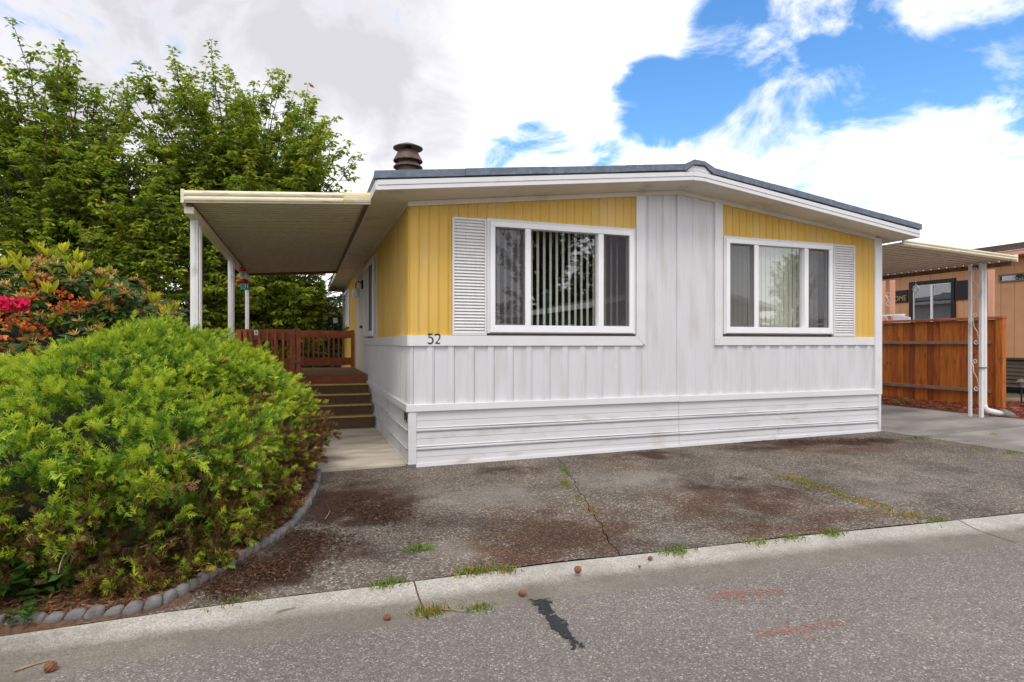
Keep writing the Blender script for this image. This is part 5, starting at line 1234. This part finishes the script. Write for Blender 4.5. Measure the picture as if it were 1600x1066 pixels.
brown = np.clip(brown + edge_r, 0, .88) * np.clip((1.5 - A[:, 2]) / .5, 0.05, 1)
NS = 23; parts = []
tpos = RNG.uniform(.15, 1.0, (npl, NS)); sd_ = RNG.choice([-1, 1], (npl, NS))
side = nrm(np.cross(Dp, Nn + RNG.normal(0, .25, (npl, 3)))); upn = np.cross(side, Dp)
P = start[:, None] + Dp[:, None] * (tpos * Lp[:, None])[..., None] + upn[:, None] * RNG.normal(0, .018, (npl, NS))[..., None] + side[:, None] * (RNG.normal(0, .03, (npl, NS)) * (1.15 - tpos))[..., None]
P[..., 2] -= (tpos ** 2 * .03)
Ds = Dp[:, None] * (.75 + .5 * tpos)[..., None] + side[:, None] * (sd_ * RNG.uniform(.25, .9, (npl, NS)) * (1.2 - tpos))[..., None] + upn[:, None] * RNG.normal(.12, .3, (npl, NS))[..., None] + RNG.normal(0, .18, (npl, NS, 3))
isb = RNG.random((npl, NS)) < brown[:, None]
plb = RNG.random(npl) < brown * .75
isb |= plb[:, None] & (RNG.random((npl, NS)) < .8)
gA, gB, gC = np.array([.56, .65, .05]), np.array([.075, .19, .03]), np.array([.26, .43, .036])
tone = np.clip(tpos * 1.1 - .12 + RNG.normal(0, .22, (npl, NS)) + (fbm(ph * 6, A[:, 2] * 6, 99, 3)[:, None] - .5) * .9, 0, 1)[..., None]
Cg = np.where(tone < .5, gB + (gC - gB) * tone * 2, gC + (gA - gC) * (tone * 2 - 1))
Cb = np.array([.24, .125, .052]) * RNG.uniform(.4, 1.5, (npl, NS, 1)); Cc = np.where(isb[..., None], Cb, Cg * RNG.uniform(.8, 1.2, (npl, NS, 1)))
Nh = upn[:, None] + RNG.normal(0, .45, (npl, NS, 3))
sel = RNG.random((npl, NS)).ravel() < .98
Ls = RNG.uniform(.04, .088, (npl, NS)).ravel()[sel]
V, FF, CC = scatter(SPR, SPF, P.reshape(-1, 3)[sel], Ds.reshape(-1, 3)[sel], Nh.reshape(-1, 3)[sel], Ls, Ls * .95, Cc.reshape(-1, 3)[sel], np.array([.85 if i % 3 < 2 else 1.15 for i in range(len(SPR))]))
V[:, 2] = np.maximum(V[:, 2], .02)
tag(link('foliage', npmesh('foliage', V, FF, 'needle', CC), (0, 0, 0), jun), kind='stuff')
# bare twigs low on the front
m = MB(); rr = random.Random(5)
for k in range(46):
    px = rr.uniform(20, 420); py = rr.uniform(840, 915) - max(0, px - 200) * .22; a0 = math.atan2(hit(px, py + 30)[1] - jc[1], hit(px, py + 30)[0] - jc[0])
    s0 = jsurf(np.float64(a0), np.float64(rr.uniform(.06, .3)), rr.uniform(.90, .99)); p0 = Vector(s0); d = Vector((math.cos(a0) * .5 + rr.gauss(0, .5), math.sin(a0) * .5 + rr.gauss(0, .5), rr.gauss(-.1, .6))).normalized()
    pts = [p0]; 
    for i in range(5): d = (d + Vector((rr.gauss(0, .35), rr.gauss(0, .35), rr.gauss(0, .35)))).normalized(); pts.append(pts[-1] + d * rr.uniform(.03, .06))
    pts = [Vector((q_.x, q_.y, max(q_.z, .03))) for q_ in pts]
    m.tube(pts, [.0055, .005, .0045, .004, .003, .002], 5)
m.build('bare_twigs', 'twig', jun)

# ================================================================== RHODODENDRON
rho = thing('rhododendron_bush', (-3.9, 1.9, .05), 'rhododendron bush with yellow-green shoots, spent orange blooms and one pink flower head', 'shrub')
rc = at(60, 480, 7.6); rc = np.array([rc[0], rc[1], .3])
def rsurf(a_, e2):
    bump = 1 + .28 * (fbm(a_ * 2.5 + 3, e2 * 3, 61, 3) - .5)
    rx, ry, rz = 1.85, 1.5, 2.16
    return np.stack([rc[0] + rx * bump * np.cos(a_) * np.cos(e2), rc[1] + ry * bump * np.sin(a_) * np.cos(e2), rc[2] + rz * bump * np.sin(e2) ** .85], -1)
nw = 760; a_ = RNG.uniform(-math.pi, math.pi, nw); e2 = np.arcsin(RNG.uniform(.05, 1, nw)); Pw = rsurf(a_, e2)
# right-hand end runs down towards the awning post
ex = np.array([at(x, y, 7.4 + RNG.uniform(-.3, .5)) for x, y in [(x_, 430 + (x_ - 150) * .42 + RNG.uniform(-6, 55)) for x_ in RNG.uniform(150, 285, 90)]])
out = nrm(np.stack([np.cos(a_) * .6, np.sin(a_) * .6, np.sin(e2) + .5], -1)); exo = nrm(np.stack([RNG.normal(.3, .4, 90), RNG.normal(-.6, .3, 90), RNG.uniform(.5, 1.2, 90)], -1))
Pw = np.concatenate([Pw, ex]); out = np.concatenate([out, exo]); nw = len(Pw)
NL = 11; az = np.arange(NL)[None] * 2.399 + RNG.uniform(0, 6, (nw, 1)); o1 = nrm(np.cross(out, np.array([.3, .2, 1.]))); o2 = np.cross(out, o1)
lift = RNG.uniform(-.25, .45, (nw, NL))
Dl = o1[:, None] * np.cos(az)[..., None] + o2[:, None] * np.sin(az)[..., None] + out[:, None] * lift[..., None]
Cl = np.array([.075, .135, .035]) * RNG.uniform(.6, 1.5, (nw, NL, 1)); Pl = Pw[:, None] - out[:, None] * RNG.uniform(.0, .06, (nw, NL, 1))
Ll = RNG.uniform(.10, .16, nw * NL)
L6 = np.array([(0, 0, 0), (0, .5, -.02), (0, 1, -.16), (-.5, .35, .05), (.5, .35, .05), (-.42, .72, -.02), (.42, .72, -.02)], float); L6F = np.array([(0, 1, 3), (3, 1, 5), (1, 2, 5), (0, 4, 1), (4, 6, 1), (1, 6, 2)])
V, FF, CC = scatter(L6, L6F, Pl.reshape(-1, 3), Dl.reshape(-1, 3), np.repeat(out, NL, 0) + RNG.normal(0, .15, (nw * NL, 3)), Ll, Ll * .36, Cl.reshape(-1, 3))
tag(link('leaves', npmesh('leaves', V, FF, 'leaf', CC), (0, 0, 0), rho), kind='stuff')
# new shoots, upright yellow-green
def shoots(P0, n, L, spread, colr, nm, mat='leaf', wd=.26, tilt=.55):
    k = len(P0); az = RNG.uniform(0, 6.28, (k, n)); D = np.stack([np.cos(az) * spread, np.sin(az) * spread, tilt + RNG.uniform(0, .6, (k, n))], -1)
    C = np.array(colr) * RNG.uniform(.7, 1.3, (k, n, 1)); Lx = L * RNG.uniform(.6, 1.2, k * n)
    return scatter(L6, L6F, np.repeat(P0, n, 0), D.reshape(-1, 3), RNG.normal(0, 1, (k * n, 3)), Lx, Lx * wd, C.reshape(-1, 3))
topsel = Pw[(Pw[:, 2] > 1.55)]
idx = RNG.choice(len(topsel), min(60, len(topsel)), replace=False)
named = np.array([at(x, y, d) for x, y, d in ((35, 425, 6.6), (75, 402, 7.0), (120, 410, 7.1), (130, 425, 7.0), (76, 460, 6.6), (155, 450, 7.2), (25, 410, 7.0), (100, 395, 7.3), (240, 475, 7.3), (270, 490, 7.3), (255, 492, 7.2), (10, 420, 6.8), (150, 470, 7.0), (60, 395, 7.4), (115, 430, 7.0), (45, 440, 6.8))])
parts = [shoots(topsel[idx] + np.array([0, 0, .02]), 8, .12, .45, (.34, .38, .03), 's'), shoots(named, 13, .165, .50, (.50, .50, .03), 's')]
V, FF, CC = merge(parts); tag(link('new_shoots', npmesh('new_shoots', V, FF, 'leaf', CC), (0, 0, 0), rho), kind='stuff')
# spent flower heads: pale stalks and shrivelled orange petals
vis_ = Pw[((Pw - rc) @ -FW > -.9) & (Pw[:, 2] > 1.1)]
ix = RNG.choice(len(vis_), min(420, len(vis_)), replace=False); H = vis_[ix] + RNG.normal(0, .02, (len(ix), 3))
T3 = np.array([(-.5, 0, 0), (.5, 0, 0), (.3, 1, .12), (-.3, 1, .12)], float); T3F = np.array([(0, 1, 2), (0, 2, 3)])
k, n = len(H), 26; D = RNG.normal(0, .8, (k, n, 3)); D[..., 2] = np.abs(D[..., 2]) + .1; D += -FW * .3
V1 = scatter(T3, T3F, np.repeat(H, n, 0), D.reshape(-1, 3), RNG.normal(0, 1, (k * n, 3)), RNG.uniform(.04, .09, k * n), np.full(k * n, .011), np.array([.74, .54, .16]) * RNG.uniform(.6, 1.3, (k * n, 1)))
hs_ = H[RNG.random(k) < .50]; k2, n2_ = len(hs_), 12
Pq = np.repeat(hs_, n2_, 0) + RNG.normal(0, .035, (k2 * n2_, 3))
cc_ = np.array([(.52, .13, .02), (.38, .07, .018), (.60, .24, .04), (.28, .06, .02)])[RNG.integers(0, 4, k2 * n2_)]
V2 = scatter(LEAF, LEAFF, Pq, RNG.normal(0, 1, (k2 * n2_, 3)), RNG.normal(0, 1, (k2 * n2_, 3)), RNG.uniform(.03, .06, k2 * n2_), RNG.uniform(.02, .04, k2 * n2_), cc_ * RNG.uniform(.6, 1.3, (k2 * n2_, 1)))
named2 = np.array([at(x, y, d) for x, y, d in ((50, 460, 6.5), (48, 425, 6.8), (70, 440, 6.7), (10, 490, 6.2), (88, 482, 6.5), (45, 512, 6.2), (60, 518, 6.3), (120, 480, 6.8), (12, 500, 6.1), (5, 535, 6.0), (30, 500, 6.2), (100, 460, 6.8), (128, 475, 6.9))]); k3 = len(named2)
Pq = np.repeat(named2, 26, 0) + RNG.normal(0, .045, (k3 * 26, 3)); cc_ = np.array([(.56, .12, .015), (.42, .06, .02), (.62, .22, .035)])[RNG.integers(0, 3, k3 * 26)]
V3 = scatter(LEAF, LEAFF, Pq, RNG.normal(0, 1, (k3 * 26, 3)), RNG.normal(0, 1, (k3 * 26, 3)), RNG.uniform(.04, .07, k3 * 26), RNG.uniform(.025, .05, k3 * 26), cc_ * RNG.uniform(.7, 1.2, (k3 * 26, 1)))
V, FF, CC = V1; tag(link('flower_stalks', npmesh('flower_stalks', V, FF, 'petal', CC), (0, 0, 0), rho), kind='stuff')
V, FF, CC = merge([V2, V3]); tag(link('spent_petals', npmesh('spent_petals', V, FF, 'petal', CC), (0, 0, 0), rho), kind='stuff')
fc = at(20, 475, 6.2); n = 190; dirs = nrm(RNG.normal(0, 1, (n, 3)) * np.array([1.1, 1, .75])); Pq = fc + dirs * np.array([.115, .10, .075]) * RNG.uniform(.45, 1, (n, 1))
V, FF, CC = scatter(LEAF, LEAFF, Pq, dirs + RNG.normal(0, .5, (n, 3)), RNG.normal(0, 1, (n, 3)), RNG.uniform(.04, .065, n), RNG.uniform(.035, .06, n), np.array([.68, .022, .10]) * RNG.uniform(.7, 1.35, (n, 1)))
tag(link('flower_head', npmesh('flower_head', V, FF, 'petal', CC), (0, 0, 0), rho), 'bright pink rhododendron flower head')
# dark inner mass and stems
bm = bmesh.new(); bmesh.ops.create_icosphere(bm, subdivisions=4, radius=1)
for v_ in bm.verts:
    n_ = .80 + .12 * math.sin(v_.co.x * 7 + v_.co.z * 5) * math.sin(v_.co.y * 8); v_.co = Vector((rc[0] + v_.co.x * 1.35 * n_, rc[1] + v_.co.y * 1.0 * n_, max(.03, rc[2] + v_.co.z * 1.6 * n_)))
me = bpy.data.meshes.new('inner_stems'); bm.to_mesh(me); bm.free(); me.materials.append(M['jcore']); link('inner_stems', me, (0, 0, 0), rho)

# ================================================================== TREES
def tree(base, H, crown, trunk_r, seed, label, leafL=.15, cols=((.14, .225, .02), (.26, .36, .03), (.46, .48, .045)), nb=60, ntw=15, ncl=8, nlf=5, droop=.6, red=.012,
         group='cherry trees behind the porch', name='cherry_tree', reject=None, cat='tree', upb=.5, trunk_h=None, shoot=.25):
    """crown: list of (centre xyz offset from base, radii xyz). Limbs run from the trunk into the lobes, twigs from limbs, drooping leaf clusters from twigs"""
    rng = np.random.default_rng(seed); base = np.array(base, float)
    t = thing(name, tuple(base), label, cat, group)
    wood = MB(); th_ = trunk_h or H * .42
    tp = [base + np.array([.10 * math.sin(i * 1.3 + seed), .08 * math.cos(i * 1.7 + seed), th_ * i / 6 - (.1 if i == 0 else 0)]) for i in range(7)]
    trunk = MB(); trunk.tube([Vector(p_) for p_ in tp], [trunk_r * (1.15 - .55 * i / 6) for i in range(7)], 10); trunk.build('trunk', 'bark', t, smooth=True)
    vol = np.array([c[1][0] * c[1][1] * c[1][2] for c in crown]) ** .8; vol = vol / vol.sum()
    LP, LD, LC = [], [], []
    for b_ in range(nb):
        ci = rng.choice(len(crown), p=vol); c, r_ = np.array(crown[ci][0]), np.array(crown[ci][1])
        d = nrm(rng.normal(0, 1, 3)); d[2] = abs(d[2]) * (1 if rng.random() < .66 else -1)
        tip = base + c + d * r_ * rng.uniform(.55, 1.0) ** .5
        h0 = np.clip((tip[2] - base[2]) * rng.uniform(.25, .55), th_ * .35, th_ * .98); k = min(5, int(h0 / th_ * 6)); st_ = tp[k] + (tp[k + 1] - tp[k]) * (h0 / th_ * 6 - k)
        mid = (st_ + tip) / 2 + np.array([0, 0, .10 * np.linalg.norm(tip - st_)]) * upb + rng.normal(0, .15, 3)
        n = 9; tt = np.linspace(0, 1, n)[:, None]; cur = (1 - tt) ** 2 * st_ + 2 * tt * (1 - tt) * mid + tt ** 2 * tip + rng.normal(0, .05, (n, 3)) * tt * (1 - tt) * 4
        r0 = trunk_r * rng.uniform(.22, .38); wood.tube([Vector(p_) for p_ in cur], [r0 * (1 - .88 * i / (n - 1)) for i in range(n)], 6, False)
        axis = nrm(tip - mid)
        for w_ in range(ntw):
            s_ = rng.uniform(.28, 1.0) if w_ else 1.0; i0 = min(int(s_ * (n - 1)), n - 2); p0 = cur[i0] + (cur[i0 + 1] - cur[i0]) * (s_ * (n - 1) - i0)
            dr_ = nrm(axis * rng.uniform(.4, 1.0) + nrm(rng.normal(0, 1, 3)) * .85 + np.array([0, 0, upb * .5]))
            if w_ < 2: dr_ = nrm(axis + rng.normal(0, .2, 3) + np.array([0, 0, shoot]))
            ln_ = rng.uniform(.45, 1.05) * (1.15 - .35 * s_) * (1.25 if w_ < 2 else 1)
            e_ = p0 + dr_ * ln_ + np.array([0, 0, -.10 * ln_ * droop])
            wood.tube([Vector(p0), Vector((p0 + e_) / 2 + rng.normal(0, .03, 3)), Vector(e_)], [.012, .008, .004], 4, False)
            ss = rng.uniform(.12, 1.0, ncl); ss[0] = 1.0
            P_ = p0 + (e_ - p0) * ss[:, None] + rng.normal(0, .05, (ncl, 3))
            hb = rng.normal(0, .35)
            for q_ in range(ncl):
                az = rng.uniform(0, 6.28, nlf)
                D_ = np.stack([np.cos(az), np.sin(az), -droop * rng.uniform(.3, 1.6, nlf)], 1) + dr_ * .5
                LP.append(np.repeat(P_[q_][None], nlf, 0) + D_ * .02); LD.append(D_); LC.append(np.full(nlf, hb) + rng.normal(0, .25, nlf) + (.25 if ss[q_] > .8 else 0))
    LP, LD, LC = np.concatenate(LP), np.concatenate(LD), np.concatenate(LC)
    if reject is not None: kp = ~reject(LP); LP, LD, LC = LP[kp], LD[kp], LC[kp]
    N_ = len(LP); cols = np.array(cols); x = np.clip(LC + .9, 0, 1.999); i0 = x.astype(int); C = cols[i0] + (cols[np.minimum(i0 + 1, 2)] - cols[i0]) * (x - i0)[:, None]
    rd = rng.random(N_) < red; C[rd] = np.array([.35, .12, .03]); C = C * rng.uniform(.75, 1.25, (N_, 1))
    Lx = leafL * rng.uniform(.65, 1.25, N_)
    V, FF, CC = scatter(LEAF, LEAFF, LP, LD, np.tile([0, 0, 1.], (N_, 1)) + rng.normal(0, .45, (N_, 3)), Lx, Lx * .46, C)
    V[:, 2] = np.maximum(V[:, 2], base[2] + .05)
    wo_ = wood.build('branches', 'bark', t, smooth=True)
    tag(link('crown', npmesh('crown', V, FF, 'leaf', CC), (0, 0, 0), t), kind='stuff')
    return t
def inhouse(P): return (P[:, 0] > -.62) & (P[:, 1] < 13.2) & (P[:, 2] < 4.0)
def awnrej(P): return ((P[:, 1] < 7.3) & (P[:, 0] > -2.6)) | inhouse(P)
def base_at(px, depth, z=-.03): p = at(px, 536, depth); return (float(p[0]), float(p[1]), z)
def off(b_, px, py, depth): p = at(px, py, depth); return tuple(np.array([p[0] - b_[0], p[1] - b_[1], p[2]]))
bR = base_at(372, 16.8)
tree(bR, 9, [(off(bR, 310, 205, 16.8), (1.8, 1.8, 1.6)), (off(bR, 425, 225, 16.8), (1.6, 1.7, 1.45)), (off(bR, 488, 268, 16.6), (.9, 1.2, 1.1)), (off(bR, 380, 320, 16.8), (2.6, 2.2, 1.6)), (off(bR, 410, 430, 16.6), (2.4, 2.0, 1.2)), (off(bR, 470, 440, 17.2), (1.3, 1.4, 1.0)), (off(bR, 440, 500, 17.6), (2.0, 1.6, 1.1))], .17, 3,
     'leafy cherry tree directly behind the porch awning', nb=235, ntw=15, ncl=8, nlf=6, reject=awnrej, leafL=.14, shoot=.1)
bL = base_at(120, 15.2)
tree(bL, 9, [(off(bL, 50, 165, 15.2), (1.3, 1.4, 1.25)), (off(bL, 140, 175, 15.2), (1.1, 1.4, 1.25)), (off(bL, 10, 230, 15.0), (1.3, 1.4, 1.2)), (off(bL, 110, 300, 15.2), (2.4, 1.8, 1.5)), (off(bL, 200, 340, 15.2), (1.7, 1.7, 1.5)), (off(bL, 60, 410, 15.2), (2.3, 1.6, 1.0)), (off(bL, 200, 430, 15.0), (2.0, 1.6, 1.0))], .18, 8,
     'leafy cherry tree at the left edge with long upright shoots', nb=215, ntw=14, ncl=8, nlf=6, shoot=.5, upb=.6, leafL=.14)
# dark evergreen hedge closing the view behind the deck
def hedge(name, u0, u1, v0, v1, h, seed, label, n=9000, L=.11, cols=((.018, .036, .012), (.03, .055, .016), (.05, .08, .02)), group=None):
    rng = np.random.default_rng(seed); t = thing(name, ((u0 + u1) / 2, (v0 + v1) / 2, -.04), label, 'hedge', group)
    bm = bmesh.new(); bmesh.ops.create_grid(bm, x_segments=40, y_segments=24, size=1)
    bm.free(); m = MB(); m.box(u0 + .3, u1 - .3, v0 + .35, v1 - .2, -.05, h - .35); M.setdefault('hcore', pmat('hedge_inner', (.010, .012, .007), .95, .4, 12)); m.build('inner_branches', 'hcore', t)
    x = rng.uniform(u0, u1, n); z = rng.uniform(0.02, h, n) ; dep = fbm(x * .9, z * .9, seed, 3); y = v0 + .5 - dep * .9 + rng.normal(0, .10, n)
    tp_ = rng.random(n) < .25; z = np.where(tp_, h - .3 + .6 * fbm(x * 1.1, x * 0 + 2, seed + 3, 3) + rng.normal(0, .08, n), z); y = np.where(tp_, rng.uniform(v0, v1, n), y)
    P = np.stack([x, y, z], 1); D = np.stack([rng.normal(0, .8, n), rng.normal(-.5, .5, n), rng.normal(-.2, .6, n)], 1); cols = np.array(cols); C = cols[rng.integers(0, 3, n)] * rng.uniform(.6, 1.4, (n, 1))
    V, FF, CC = scatter(LEAF, LEAFF, P, D, rng.normal(0, .5, (n, 3)) + np.array([0, -.4, .8]), L * rng.uniform(.6, 1.3, n), L * .5 * rng.uniform(.6, 1.3, n), C)
    tag(link('leaves', npmesh('leaves', V, FF, 'leaf', CC), (0, 0, 0), t), kind='stuff')
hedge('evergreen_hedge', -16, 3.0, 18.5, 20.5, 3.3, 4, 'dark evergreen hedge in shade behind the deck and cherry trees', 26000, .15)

# strings of small prayer flags beyond the deck
fs = thing('flag_string', (-1, 11.5, 1.5), 'string of small faded prayer flags hung beyond the deck', 'flags')
FD = 17.4; fp = [(440, 483), (462, 486), (477, 487), (489, 489), (503, 490), (518, 497), (536, 497), (551, 504), (566, 505)]
pts = [at(x, y - 4, FD) for x, y in ((405, 480), (428, 484), (450, 487.5), (470, 490), (490, 493), (508, 496.5), (524, 501))]
m = MB(); m.tube([Vector(p_) for p_ in pts], .006, 5); m.build('cord', 'twig', fs)
for i, (x, y, c) in enumerate(((402, 484, 'fl_w'), (411, 484, 'fl_r'), (427, 488, 'fl_g'), (444, 491, 'fl_w'), (467, 497, 'fl_y'), (475, 500, 'fl_b'), (486, 500, 'fl_w'), (492, 503, 'fl_r'), (508, 505, 'fl_y'), (524, 506, 'fl_w'))):
    c0 = at(x, y - 4, FD); d = .066
    p0 = at(x, np.interp(x, [405, 428, 450, 470, 490, 508, 524], [476, 480, 483.5, 486, 489, 492.5, 497]) , FD)
    q_ = MB(); zt__ = p0[2]
    for (sx, hz, sy) in ((-1, 0, 0), (1, 0, 0), (1.05, -1, .02), (-.9, -1.05, -.015)): q_.v.append((p0[0] + sx * d * RT[0], p0[1] + sx * d * RT[1] + sy, zt__ + hz * .145))
    q_.v += [(a__ + .004 * FW[0], b__ + .004 * FW[1], c__) for a__, b__, c__ in q_.v]; q_.f = [(0, 1, 2, 3), (7, 6, 5, 4), (0, 4, 5, 1), (1, 5, 6, 2), (2, 6, 7, 3), (3, 7, 4, 0)]
    q_.build('flag', c, fs)

# ================================================================== ACROSS THE ROAD (seen mirrored in the windows)
oh = thing('house_across_road', (12.2, -19, -.02), 'dark green house with pale eaves across the road, mirrored in the windows', 'house')
ou0, ou1, ov0, ov1 = 9.1, 16.5, -22.0, -12.6
MB().box(ou0, ou1, ov0, ov1, -.02, 2.75).build('wall', 'green_house', oh)
for (s0, s1, sa, sb) in ((ou0 - .5, 12.8, 2.76, 3.55), (12.8, ou1 + .5, 3.55, 2.76)):
    m = MB(); m.hexa([(s0, ov0 - .4, sa), (s1, ov0 - .4, sb), (s1, ov1 + .5, sb), (s0, ov1 + .5, sa), (s0, ov0 - .4, sa + .16), (s1, ov0 - .4, sb + .16), (s1, ov1 + .5, sb + .16), (s0, ov1 + .5, sa + .16)]); m.build('roof', 'shingle', oh)
    m = MB(); m.hexa([(s0, ov1 + .5, sa), (s1, ov1 + .5, sb), (s1, ov1 + .53, sb), (s0, ov1 + .53, sa), (s0, ov1 + .5, sa + .17), (s1, ov1 + .5, sb + .17), (s1, ov1 + .53, sb + .17), (s0, ov1 + .53, sa + .17)]); m.build('fascia', 'whiteroof', oh)
m = MB(); m.prism([(ou0 + .02, 2.75), (ou1 - .02, 2.75), (12.8, 3.54)], 1, ov1 - .1, ov1 - .02); m.build('gable', 'green_house', oh)
MB().box(ou0 - .54, ou0 - .5, ov0 - .4, ov1 + .5, 2.72, 2.93).build('fascia', 'whiteroof', oh)
for v in (-15.2, -18.5): MB().box(ou0 - .03, ou0 - .002, v - .6, v + .6, 1.2, 2.2).build('window', 'vinyl', oh); 
for u in (10.8, 14.6): MB().box(u - .8, u + .8, ov1 + .002, ov1 + .03, 1.2, 2.3).build('window', 'vinyl', oh)
lp = thing('lamp_post', (7.6, -14.0, -.02), 'dark green lamp post across the road, mirrored in the left window', 'lamp post')
m = MB(); m.lathe([(.09, -.02), (.07, .4), (.05, .5), (.045, 2.9)], (7.6, -14.0, 0), 10); m.build('pole', 'teal', lp); m = MB(); m.lathe([(.10, 2.9), (.16, 3.0), (.14, 3.3), (.22, 3.32), (.02, 3.5)], (7.6, -14, 0), 10); m.build('lamp_head', 'teal', lp)
dk = ((.012, .028, .012), (.02, .04, .014), (.035, .06, .018))
tree((13.4, -27.5, -.02), 15, [((0, 0, 6.5), (3.4, 3.4, 5.5)), ((0, 0, 11), (2.2, 2.2, 4)), ((-.5, .5, 3.2), (3.8, 3.4, 2.4))], .28, 21, 'tall dense dark tree across the road, mirrored in the left window', leafL=.24, cols=dk, nb=90, ntw=12, ncl=6, nlf=5, group='trees across the road', name='tall_tree', trunk_h=9)
tree((18.6, -29, -.02), 13, [((0, 0, 6), (3, 3, 4.5)), ((0, 0, 9.5), (2, 2, 3))], .25, 22, 'second dark tree across the road beside the tall dense one', leafL=.24, cols=dk, nb=70, ntw=12, ncl=6, nlf=5, group='trees across the road', name='tall_tree', trunk_h=7)
tree((29.3, -24, -.02), 8, [((0, 0, 4.6), (1.5, 1.5, 2.6)), ((.3, 0, 6.6), (.7, .7, 1.5))], .12, 23, 'slender young tree across the road, mirrored in the right window', leafL=.16, nb=34, ntw=9, ncl=6, nlf=4, group='trees across the road', name='young_tree', shoot=.9)
hedge('roadside_hedge', 16, 44, -31.0, -29.0, 3.2, 9, 'low hedge across the road, mirrored in the right window', 9000, .22, ((.03, .05, .015), (.05, .08, .02), (.08, .10, .03)))
